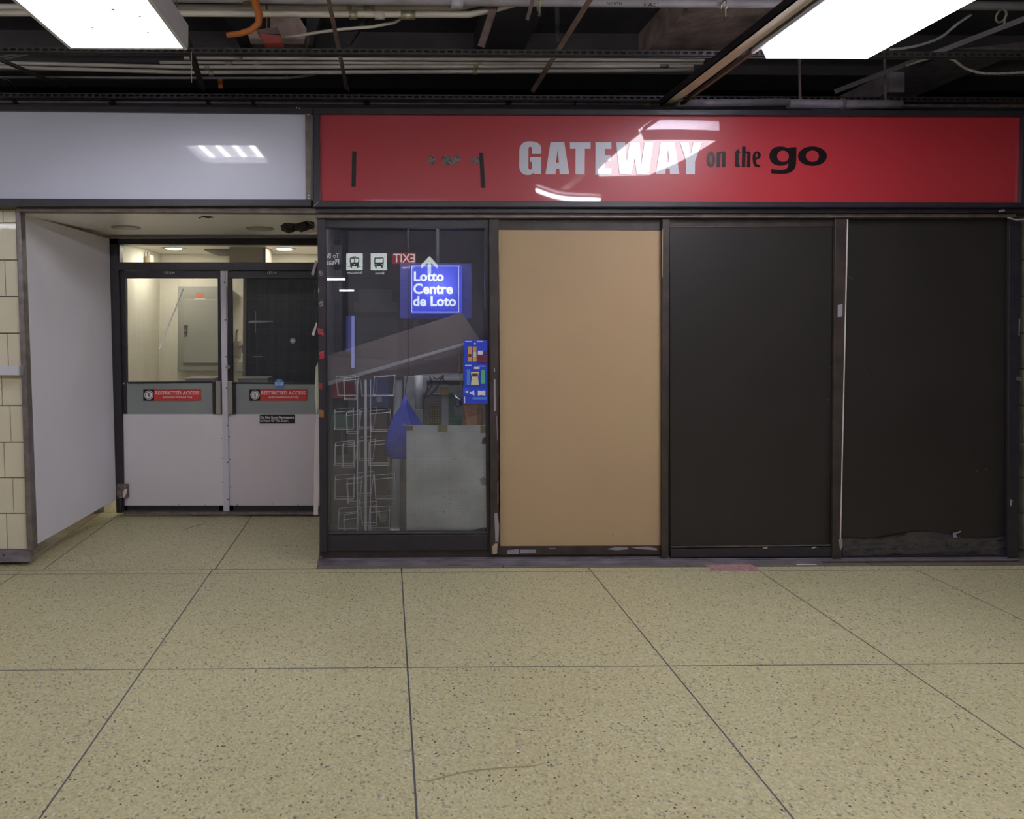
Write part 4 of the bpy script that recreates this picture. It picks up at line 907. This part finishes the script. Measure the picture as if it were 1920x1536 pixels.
xl = (P(130, 93, 3.36).x+P(352, 93, 3.36).x)/2; hwl = (P(352, 93, 3.36).x-P(130, 93, 3.36).x)/2
troffer(xl, 3.05, Zf, 'lit fluorescent ceiling fixture with a flat framed lens, upper left', hw=hwl, hl=.31)
lens_debris(D.objects['ceiling_light'], ((173, 52), (196, 34), (246, 51), (262, 31), (278, 61), (232, 68), (212, 18)), Zf+.046)
# wrap lens fixture, right
a0, a1 = P(1437, 109, 3.46), P(1626, 110, 3.46)
xc = (a0.x+a1.x)/2; hw = (a1.x-a0.x)/2; z = a0.z
p = []
b = MB(); y0, y1 = 2.26, 3.46
pr_ = [(xc-hw, z), (xc+hw, z), (xc+hw+.03, z+.07), (xc-hw-.03, z+.07)]
vs = [(x, y, zz) for y in (y0, y1) for x, zz in pr_]
b.add(vs, [(0,1,2,3),(7,6,5,4),(0,4,5,1),(1,5,6,2),(2,6,7,3),(3,7,4,0)])
LM2 = emit_mat('wrap_lens', LAMPCOL, LAMP*1.0)
ends = MB()
for yy in (y0-.006, y1): ends.poly([(x, zz) for x, zz in pr_], yy, .006)
p.append(ends.build('end_cap', white))
p.append(b.build('wrap_diffuser', LM2))
p.append(MB().box(xc-hw-.065, xc+hw+.04, y0-.02, y1+.02, z+.05, z+.055).box(xc-hw-.065, xc-hw-.05, y0-.02, y1+.02, z+.03, z+.14).box(xc-hw-.065, xc+hw+.04, y0-.02, y1+.02, z+.135, z+.14).box(xc+hw+.034, xc+hw+.04, y0, y1, z+.05, z+.14).build('housing', white))
for sx in (-.2, .2):
    for yy in (2.5, 3.2): p.append(MB().tube([(xc+sx, yy, z+.14), (xc+sx, yy, TOP)], .003, 5).build('hanger_wire', rust))
thing('ceiling_light_wrap', 'lit fluorescent ceiling fixture with a deep wraparound lens, upper right', 'ceiling light', p)
grp = 'added fill lights outside the view'  # battens added out of view to brighten the alcove and open ceiling
def batten(x, y, w_, L=1.2, g_=grp):
    zt_ = Zf-.06; tb = [MB().tube([(x-L/2, y+dy, zt_), (x+L/2, y+dy, zt_)], .019, 10).build('tube_lamp', ADDED_TUBE) for dy in (-.05, .05)]
    hs = MB().box(x-L/2-.03, x+L/2+.03, y-.03, y+.03, zt_+.04, zt_+.10).build('batten', white)
    ws = [MB().tube([(x+sx*L*.4, y, zt_+.10), (x+sx*L*.4, y, TOP)], .003, 5).build('hanger_wire', rust) for sx in (-1, 1)]
    return thing('added_batten_light', 'added unseen open two-tube batten light '+w_, 'ceiling light', tb+[hs]+ws, g_)
ADDED_TUBE = emit_mat('added_tube', LAMPCOL, LAMP*3.2)
for x, y, w_ in ((-2.4, .5, 'left of and almost over the viewer'), (.35, .45, 'straight above the viewer'), (2.2, .5, 'right of and almost over the viewer'), (-5.0, -.6, 'at the far left behind the viewer')):
    batten(x, y, w_)
batten(-5.2, 2.4, 'beyond the left edge of the view, nearest to the blank sign')
for px_, py_, Y_, w_ in ((629, 524, -15.2, 'nearer one in the shop glass'), (650, 545, -23., 'farther one in the shop glass')):
    q_ = P(px_, py_, 2*4.392-Y_); e_ = MB().tube([q_+Vector((-.33, 2*(Y_-4.392), 0)), q_+Vector((.33, 2*(Y_-4.392), 0))], .04, 10)
    t_ = e_.build('tube_lamp', emit_mat('corridor_tube', (.85, 1, .92), 9)); c_ = t_.location
    bx_ = MB().box(c_.x-.35, c_.x+.35, c_.y-.06, c_.y+.06, c_.z+.12, c_.z+.17).build('batten', white)
    thing('corridor_batten_light', 'white tube light in the rear corridor, '+w_, 'ceiling light', [t_, bx_], 'rear corridor lights')
p = [MB().tube([(P(1015, 350, 6.7).x, 1.84, Zf-.01), (P(1125, 350, 7.3).x, 1.24, Zf-.01)], .02, 10).build('tube_lamp', emit_mat('strip_tube', LAMPCOL, LAMP*2)),
     MB().bar((P(1015, 350, 6.7).x, 1.84, Zf+.07), (P(1125, 350, 7.3).x, 1.24, Zf+.07), .06, .06).build('batten', white)]
thing('strip_light', 'bare tube strip light over the viewer, mirrored under the GATEWAY letters', 'ceiling light', p)
p = [MB().box(-.25, .65, 4.50, 4.58, 2.26, 2.275).build('lens', emit_mat('added_lamp_lens', (.9, .95, 1), 20)), MB().box(-.27, .67, 4.48, 4.60, 2.275, 2.34).build('housing', white)]  # lens and housing of the added shop lamp
thing('added_shop_light', 'added narrow strip light hidden at the shop ceiling above the glass panel', 'ceiling light', p)  # unseen lamp added to lift the dark shop interior

# ================================================================== OPEN CEILING SERVICES
def slotted(y, Y, name, label, x0=-500, x1=2400, hpx=9, ye=None):
    """slotted steel angle running left to right"""
    a, b = P(x0, y, Y), P(x1, y if ye is None else ye, Y); h = hpx/(FPX/Y); zc_ = (P(CX, y, Y).z)
    w = MB(); w.box(a.x, b.x, Y, Y+.003, zc_+h*.30, zc_+h*.5); w.box(a.x, b.x, Y, Y+.003, zc_-h*.5, zc_-h*.30)
    w.box(a.x, b.x, Y, Y+.04, zc_+h*.5, zc_+h*.5+.003)
    x = a.x
    while x < b.x: w.box(x, x+.016, Y, Y+.003, zc_-h*.3, zc_+h*.3); x += .045
    w.box(a.x, b.x, Y+.035, Y+.038, zc_-h*.5, zc_+h*.5)
    return tag(w.build(name, railm), label, 'rail')
slotted(97, 3.95, 'slotted_rail', 'front slotted black steel rail crossing the open ceiling')
slotted(182, 4.62, 'slotted_rail', 'rear slotted black steel rail just above the signs', hpx=8)
def run(pts, Y, r, m, name, label, cat='pipe', clamps=(), group=None, seg=None):
    path = [P(q[0], q[1], q[2] if len(q) > 2 else Y) for q in pts]
    body = MB().tube(path, r, 12).build('pipe_run' if clamps else name, m, smooth=True)
    if not clamps: return tag(body, label, cat, group)
    ps = [body]
    for cx_, cy_, w_, mm in clamps:
        c = P(cx_, cy_, Y); ps.append(MB().tube([c+Vector((-w_/2, 0, 0)), c+Vector((w_/2, 0, 0))], r*1.35, 12).build('coupling', mm, smooth=True))
    return thing(name, label, cat, ps, group)
def r_(px, Y): return px/2/(FPX/Y)
Yc = 4.7
run([(345, 109), (600, 110), (1320, 113)], Yc, r_(6, Yc), pipegrey, 'steel_conduit', 'topmost of the four thin conduits behind the front rail', 'conduit', [(448, 109.5, .05, clampm)])
run([(300, 117), (1318, 119)], Yc+.05, r_(6, Yc), pipegrey, 'steel_conduit', 'second of the four thin conduits behind the front rail', 'conduit', [(429, 118, .045, clampm), (481, 117.3, .05, pipegrey), (900, 117.5, .03, clampm)])
run([(-400, 112), (0, 118), (345, 126), (600, 126), (1240, 124), (1300, 124)], Yc+.06, r_(7.5, Yc), pipegrey, 'steel_conduit', 'third of the four thin conduits behind the front rail', 'conduit', [(389, 127, .03, clampm), (892, 126, .03, clampm), (1245, 124, .06, alum)])
run([(-400, 119), (0, 126), (345, 136), (600, 136), (1250, 132), (1300, 131)], Yc, r_(7.5, Yc), pipegrey, 'steel_conduit', 'lowest of the four thin conduits behind the front rail', 'conduit', [(396, 138, .03, clampm), (890, 135, .03, clampm)])
run([(-400, 142), (100, 146), (540, 146), (570, 143), (590, 140)], 5.0, r_(5, 5.), pipebig, 'thin_grey_conduit', 'thin dull conduit below the four conduits at the left', 'conduit', [(537, 145, .02, clampm)])
run([(-500, 12), (350, 14), (620, 15), (860, 14), (900, 6), (950, -12)], 4.35, r_(12, 4.35), pipegrey, 'bent_conduit', 'upper thick conduit that bends up near the middle', 'conduit', [(655, 15, .03, clampm), (692, 15, .07, clampm)])
run([(-500, 24), (350, 25), (620, 27), (880, 27), (925, 18), (990, 0), (1010, -10)], 4.26, r_(12, 4.35), pipegrey, 'bent_conduit', 'lower thick conduit that bends up near the middle', 'conduit', [(662, 28, .05, clampm), (712, 28.5, .06, pipegrey), (765, 29, .09, clampm)])
o = run([(200, -6), (640, 0), (1000, 4), (1300, 6), (2200, 14)], 4.15, r_(17, 4.15), pipebig, 'grey_main_pipe', 'thick grey main pipe along the top edge with a pale band', 'pipe', [(857, 4, .07, stripwhite)])
txt = [ptext('NORTH', 'marking', 'joint_dark', 1138, 4, 1166, 9, 4.05, .0), ptext('FAC', 'marking', 'joint_dark', 1208, 5, 1235, 13, 4.05, 0)]
for t_ in txt: t_.parent = o
# rear pipe above signs, and silver wrapped part
run([(-500, 186), (0, 188), (600, 190), (1240, 191), (1250, 190)], 4.72, r_(12, 4.66), piped, 'dusty_rear_pipe', 'dusty purple grey pipe running just above the signs', 'pipe', [(30, 188, .03, black), (212, 189, .04, black), (392, 189, .03, black), (476, 190, .03, black), (688, 190, .04, black), (953, 190, .04, black), (1077, 191, .012, black), (1213, 190, .04, clampm)])
run([(1255, 195), (1478, 192)], 4.5, r_(16, 4.5), wrapm, 'silver_wrapped_pipe', 'left section of pipe in grey wrap above the red sign')
run([(1478, 195), (1580, 196), (1688, 196)], 4.48, r_(18, 4.48), wrapm, 'silver_wrapped_pipe', 'right section of pipe in grey wrap with a loose end above the red sign', 'pipe', [(1578, 196, .015, piped)])
for x_ in (1500, 1660):
    c_ = P(x_, 186, 4.48); tag(MB().box(c_.x-.008, c_.x+.008, 4.478, 4.481, c_.z-.02, TOP).build('pipe_strap', rust), 'thin strap holding the grey wrapped pipe, '+('left one' if x_ == 1500 else 'right one'), 'strap')
run([(1690, 195), (2300, 197)], 4.72, r_(14, 4.62), 'rusty_dark_steel', 'dark_rear_pipe', 'dark pipe at the far right above the red sign')
# angled hangers
def strut(a, b, w, label, m=rust, name='steel_strut', h=None):
    A_, B_ = P(*a), P(*b)
    q = MB().bar(A_, B_, w, .004, (0, 1, 0)).bar(A_+Vector((w/2, .012, 0)), B_+Vector((w/2, .012, 0)), .004, .028, (0, 1, 0))
    return tag(q.build(name, m), label, 'strut')
strut((612, -20, 3.7), (650, 168, 4.6), .022, 'thin rusty rod left of centre crossing the conduits')
strut((1112, -10, 3.7), (998, 172, 4.6), .030, 'rusty diagonal strut right of centre crossing the conduits')
strut((960, -90, 4.22), (902, 88, 4.22), .045, 'rusty channel hanging in front of the conduits above the front rail')
strut((1000, -5, 4.0), (988, 38, 4.0), .02, 'short forked bracket under the grey main pipe')
strut((690, 30, 4.6), (652, 84, 4.6), .03, 'dark diagonal brace behind the white curved conduit', railm)
strut((1042, -80, 4.8), (1046, 80, 4.8), .03, 'dark upright channel behind the diagonal strut', railm)
strut((338, 40, 3.8), (378, 168, 4.5), .028, 'dark diagonal strut at the right end of the left fixture', railm)
strut((-30, 100, 3.8), (118, 163, 4.5), .022, 'dark sloping strut at the far left', railm)
strut((8, 148, 4.2), (28, 166, 4.5), .02, 'short dark strut at the far left edge', railm)
strut((1960, 20, 3.8), (1565, 172, 4.6), .03, 'long dark sloping strut at the far right', railm)
tag(MB().tube([P(359, 97, 3.945), P(359.5, 155, 3.945)], .002, 5).build('hanging_pin', 'paper'), 'thin white rod hanging beside the left fixture', 'rod')
strut((0, 110, 4.2), (55, 98, 4.2), .03, 'pale sloping flange at the far left under the left fixture', alum)
for x, y, lb in ((1010, 8, 'bright bolt clamp under the grey main pipe near the middle'), (1357, 12, 'ring clamp on the grey main pipe right of centre'), (1877, 30, 'ring clamp on the grey main pipe at the far right')):
    c = P(x, y, 4.08); ring = MB()
    n = 16; rr = .036; pth = [c+Vector((0, rr*math.cos(2*math.pi*k/n), rr*math.sin(2*math.pi*k/n))) for k in range(n+1)]
    ps = [MB().tube(pth, .006, 6).build('ring', clampm), MB().tube([c+Vector((0, -.02, -.03)), c+Vector((0, -.02, -.075))], .006, 6).build('bolt', clampm), MB().disc(c+Vector((0, -.02, -.08)), .011, 'z', .008, 8).build('nut', alum)]
    thing('pipe_clamp', lb, 'clamp', ps)
# orange elbow, red box, white conduit
Yo = 4.06
arc = [(473, -12), (480, 10), (486, 28), (484, 45), (470, 57), (450, 63), (425, 66)]
p = [MB().tube([P(x, y, Yo) for x, y in arc], r_(17, Yo), 14, r_(10, Yo)).build('elbow', orange, smooth=True), MB().tube([P(462, -2, Yo), P(464, 6, Yo)], .035, 12).build('clamp_ring', clampm)]
thing('orange_elbow_pipe', 'orange plastic elbow pipe hanging beside the left fixture', 'pipe', p)
tag(MB().tube([P(413, 150, 5.0), P(414, 166, 5.0)], .018, 10).build('orange_pipe_stub', orange), 'short orange stub below the conduits', 'pipe')
p = [MB().prism([(486, 62), (526, 66), (530, 80), (494, 81)], 4.25, .08).build('box_body', redp, bevel=.003), MB().prism([(480, 56), (520, 50), (526, 64), (486, 64)], 4.27, .06).build('box_lid', rust), MB().tube([P(500, 55, 4.3), (P(500, 55, 4.3).x, 4.3, TOP)], .004, 6).build('hanger_rod', rust)]
thing('red_junction_box', 'red junction box where the curved white conduit starts', 'junction box', p)
run([(530, 69), (560, 67), (600, 60), (650, 54), (700, 50), (740, 42), (752, 35)], 4.4, r_(6, 4.4), pipegrey, 'curved_white_conduit', 'thin white conduit curving from the red box', 'conduit')
tag(MB().prism([(455, 30), (560, 30), (575, 55), (570, 82), (470, 82)], 5.4, .38).build('stained_panel', concrete), 'stained concrete block behind the red junction box', 'block')
tag(MB().prism([(575, 30), (600, 30), (585, 90), (572, 90)], 5.6, .1).build('upright_duct', darkwall), 'dark upright beside the red junction box', 'duct')
# beams of slab (structure)
zb_ = 3.62
struct(MB().box(2.16, 2.80, 4.6, 6.95, zb_+.1, TOP).build('ceiling_beam', concrete))
struct(MB().box(XL, XR, 5.9, 6.3, 3.6, TOP).build('ceiling_beam', darkwall))
struct(MB().box(.75, 1.15, 4.6, 5.9, 3.75, TOP).build('ceiling_beam', darkwall))
struct(MB().box(-1.2, -.9, 4.6, 5.9, 3.75, TOP).build('ceiling_beam', darkwall))
for x, y, lb in ((1680, 140, 'pale upright block above the far right of the red sign'), (1840, 78, 'pale horizontal block at the far right of the ceiling')):
    q = R_(x-14, y-5, x+16, y+33) if x == 1680 else [(1795, 92), (1925, 78), (1925, 93)]
    tag(MB().prism(q, 5.2, 1.79).build('concrete_block', piped), lb, 'block')
# channel rails along the depth
zr_ = P(1255, 193, 4.35).z; xr_ = P(1258, 193, 4.35).x
p = [MB().box(xr_-.04, xr_+.04, -6, 4.42, zr_, zr_+.006).build('flange', beigerail), MB().box(xr_-.04, xr_-.034, -6, 4.42, zr_, zr_+.045).box(xr_+.034, xr_+.04, -6, 4.42, zr_, zr_+.045).build('web', black)]
p.append(MB().box(xr_+.09, xr_+.11, 3.5, 4.42, zr_+.01, zr_+.03).build('side_angle', rust))
thing('ceiling_channel', 'beige steel channel running forward beside the right fixture', 'channel', p)
# flexible conduits
def flex(pts, Y, r, label, m='pale_cable'):
    P3 = [P(q[0], q[1], q[2] if len(q) > 2 else Y) for q in pts]; out = []
    for i in range(len(P3)-1):
        p0 = P3[max(i-1, 0)]; p1 = P3[i]; p2 = P3[i+1]; p3 = P3[min(i+2, len(P3)-1)]
        for k in range(10):
            t = k/10; out.append(.5*((2*p1)+(p2-p0)*t+(2*p0-5*p1+4*p2-p3)*t*t+(3*p1-p0-3*p2+p3)*t**3))
    out.append(P3[-1]); b = MB(); body = b.tube(out, r, 8)
    for i in range(0, len(out)-1, 1):
        c = (out[i]+out[i+1])/2; d = (out[i+1]-out[i]).normalized()
        b.tube([c-d*.002, c+d*.002], r*1.25, 8)
    return tag(b.build('flexible_conduit', m), label, 'cable')
flex([(1668, 93), (1710, 88), (1760, 72), (1795, 45), (1820, 28)], 4.3, .007, 'flexible metal conduit beside the right fixture')
flex([(1700, 122), (1750, 108), (1782, 110), (1815, 130), (1860, 138), (1960, 133)], 4.2, .007, 'pale ribbed flexible conduit drooping at the far right')
flex([(1890, 408), (1905, 412), (1925, 411)], 4.28, .004, 'thin cable end at the upper right corner of the shopfront')
o = crumple([(1872, 395), (1882, 392), (1884, 396), (1874, 399)], 'bent_tab', 'scuff_grey', 4.28, .01); tag(o, 'bent metal tab at the upper right corner of the shopfront', 'tab')
# floor marks
def floormark(pts, w, name, m, label, cat='stain'):
    b = MB(); P3 = [F(x, y, .0007) for x, y in pts]; vs = []
    for i, q in enumerate(P3):
        t = (P3[min(i+1, len(P3)-1)]-P3[max(i-1, 0)]).normalized(); nrm = Vector((-t.y, t.x, 0)); ww = w*(.3 if i in (0, len(P3)-1) else 1)
        vs += [tuple(q+nrm*ww), tuple(q-nrm*ww)]
    b.add(vs, [(2*i, 2*i+1, 2*i+3, 2*i+2) for i in range(len(P3)-1)])
    return tag(b.build(name, m), label, cat)
sm = mat('scratch_olive', (.33, .29, .15), .6)
floormark([(780, 1461), (805, 1465), (835, 1456), (880, 1446), (940, 1440), (1000, 1437), (1022, 1431)], .0035, 'floor_scratch', sm, 'long faint curved scratch on the terrazzo near the bottom of the view', 'scratch')
tag(MB().disc(F(971, 1409, .0008), .006, 'z', .001, 7).build('white_fleck', 'paper'), 'tiny white fleck on the terrazzo', 'fleck')
floormark([(1082, 1062), (1098, 1067), (1110, 1070), (1120, 1072)], .002, 'floor_crack', 'floor_stain', 'small dark crack in the border strip before the beige board', 'crack')
floormark([(340, 996), (355, 990), (372, 985), (388, 982)], .006, 'floor_scuff', 'floor_stain', 'dark scuff on the alcove floor before the left door')
floormark([(500, 1025), (520, 1022), (548, 1024)], .004, 'floor_scuff', sm, 'faint scuff on the alcove floor before the right door')

# ================================================================== BEHIND THE VIEWER (seen reflected in glass and signs)
YW = -4.6
XO = P(667, 600, 2*4.392-YW).x
struct(MB().box(XO, XR, YW-.2, YW, 0, TOP).build('wall_opposite', mat('opposite_wall', (.12, .115, .15), .6)))
struct(MB().box(XL, -4.6, YW-.2, YW, 0, TOP).build('wall_opposite', 'opposite_wall'))
struct(MB().box(XO, XO+.05, -24, YW-.2, 0, TOP).build('wall_corridor_right', creamd)); struct(MB().box(-4.65, -4.6, -24, YW-.2, 0, TOP).build('wall_corridor_left', creamd))
struct(MB().box(-4.6, XO, -24.1, -24, 0, TOP).build('wall_corridor_end', darkwall))
MW = 2*4.392-YW
def xw(px): return P(px, 600, MW).x
def zw(py): return P(CX, py, MW).z
p = [MB().box(xw(664), xw(745), YW+.004, YW+.12, zw(585), zw(567)).build('shutter_box', mat('opposite_shutter', (.62, .63, .68), .5), bevel=.004), MB().box(xw(672), xw(735), YW+.004, YW+.05, zw(566), zw(542)).build('upper_panel', 'opposite_shutter')]
zt_ = zw(594); n_ = 10
for k in range(n_): p.append(MB().box(xw(668), xw(745), YW+.004, YW+.03, .02+k*(zt_-.02)/n_, .01+(k+1)*(zt_-.02)/n_).build('slat', mat('opposite_slats', (.40, .41, .46), .5)))
thing('shop_shutter', 'grey roller shutter on the opposite wall, reflected in the glass', 'shutter', p)
pb = emit_mat('blue_white_panel', (.35, .42, 1.0), 1.6); pb2 = emit_mat('blue_dim_panel', (.12, .16, .8), .5)
p = [MB().box(xw(659), xw(665), YW+.03, YW+.05, zw(690), zw(593)).build('bright_side', pb), MB().box(xw(649), xw(659), YW+.03, YW+.04, zw(660), zw(593)).build('dim_side', pb2), MB().box(xw(647.5), xw(666), YW-.03, YW+.028, 0, zw(591)).build('frame', black)]
thing('blue_lit_panel', 'narrow blue lit panel on the opposite wall, reflected in the glass', 'panel', p)
p = [MB().box(xw(756), xw(784), YW+.01, YW+.03, zw(614), zw(600)).build('notice_board', stripwhite), MB().box(xw(763), xw(775), YW+.03, YW+.034, zw(613), zw(601)).build('red_middle', 'dusty_red')]
thing('wall_notice', 'small white and red notice on the opposite wall, reflected in the glass', 'notice', p)
# hanging wayfinding sign
YH = -3.0; zs = 2.28
wh = emit_mat('sign_backlit_white', (.75, .85, .80), 3.2); rd = emit_mat('sign_backlit_red', (.55, .03, .03), 1.3); tw = emit_mat('sign_text_white', (.85, .85, .85), 2.6)
bk = signK
def X(px): return P(px, 600, 2*4.39-YH).x
def Z(py): return P(742, py, 2*4.39-YH).z
sgn = [MB().box(X(540), X(850), YH-.12, YH, Z(560)+.38, Z(462)).build('sign_box', bk, bevel=.004)]
p = sgn
def yf(d): return YH+.001+d
for xa, xb in ((649, 680), (695, 725.5)):
    p.append(MB().box(X(xa), X(xb), yf(0), yf(.003), Z(507), Z(475)).build('pictogram_field', wh, bevel=.02))
def vehicle(cx_, tram):
    b = MB(); x = X(cx_); z = Z(491); y = yf(.006)
    def bx(x0, x1, z0, z1, dy=0): b.box(x+x0, x+x1, y+dy, y+dy+.003, z+z0, z+z1)
    bx(-.075, .075, -.075, -.012); bx(-.080, -.062, -.012, .062); bx(.062, .080, -.012, .062); bx(-.070, .070, .055, .072)
    bx(-.065, -.040, -.105, -.075); bx(.040, .065, -.105, -.075)
    if tram: bx(-.035, .035, .076, .090); bx(-.006, .006, -.012, .055); bx(-.115, -.075, -.088, -.080); bx(.075, .115, -.088, -.080)
    o = b.build('vehicle_symbol', bk)
    b2 = MB()
    if tram: b2.disc((x, y+.003, z-.045), .012, d=.003, n=12)
    else:
        for sx in (-.052, .052): b2.disc((x+sx, y+.003, z-.048), .011, d=.003, n=12)
    return [o, b2.build('headlamp_symbol', wh)]
p += vehicle(664.5, True)+vehicle(710.5, False)
def rtext(s, xl_, xr_, y0, y1, m, of=0): p.append(text(s, 'lettering', m, X(xl_), X(xr_), Z(y1), Z(y0), yf(.004), of, .002, +1))
p.append(MB().box(X(735), X(780), yf(0), yf(.002), Z(495), Z(473.5)).build('exit_field', rd))
rtext('EXIT', 737.5, 778, 476, 492, tw, .01)
rtext('To Street', 754, 778, 498.5, 504, tw)
rtext('Streetcars', 651, 679, 508.5, 514, tw); rtext('Buses', 703.5, 720, 509.5, 514, tw)
rtext('To Buses', 597, 635.5, 475, 484, tw); rtext('Please', 606, 635.5, 486, 496, tw)
q = [(805.5, 480), (821, 497), (821, 504.5), (808.5, 493), (808.5, 513), (802, 513), (802, 493), (790, 504), (790, 496)]
p.append(MB().poly([(X(x), Z(y)) for x, y in q], yf(0), .004).build('arrow', wh))
for xx in (X(560), X(830)): p.append(MB().tube([(xx, YH-.06, Z(462)), (xx, YH-.06, TOP)], .012, 8).build('hanger', black))
thing('hanging_wayfinding_sign', 'black hanging wayfinding sign behind the viewer, seen mirrored in the glass', 'sign', p)

# ------------------------------------------------------------------ settle parent-relative locations
world_loc = {o.name: o.location.copy() for o in D.objects}      # so far every location is a world location
for o in D.objects:
    if o.parent is not None: o.location = world_loc[o.name]-world_loc[o.parent.name]
SC.cycles.max_bounces = 10; SC.cycles.transparent_max_bounces = 16; SC.cycles.sample_clamp_indirect = 4
SC.cycles.use_denoising = True
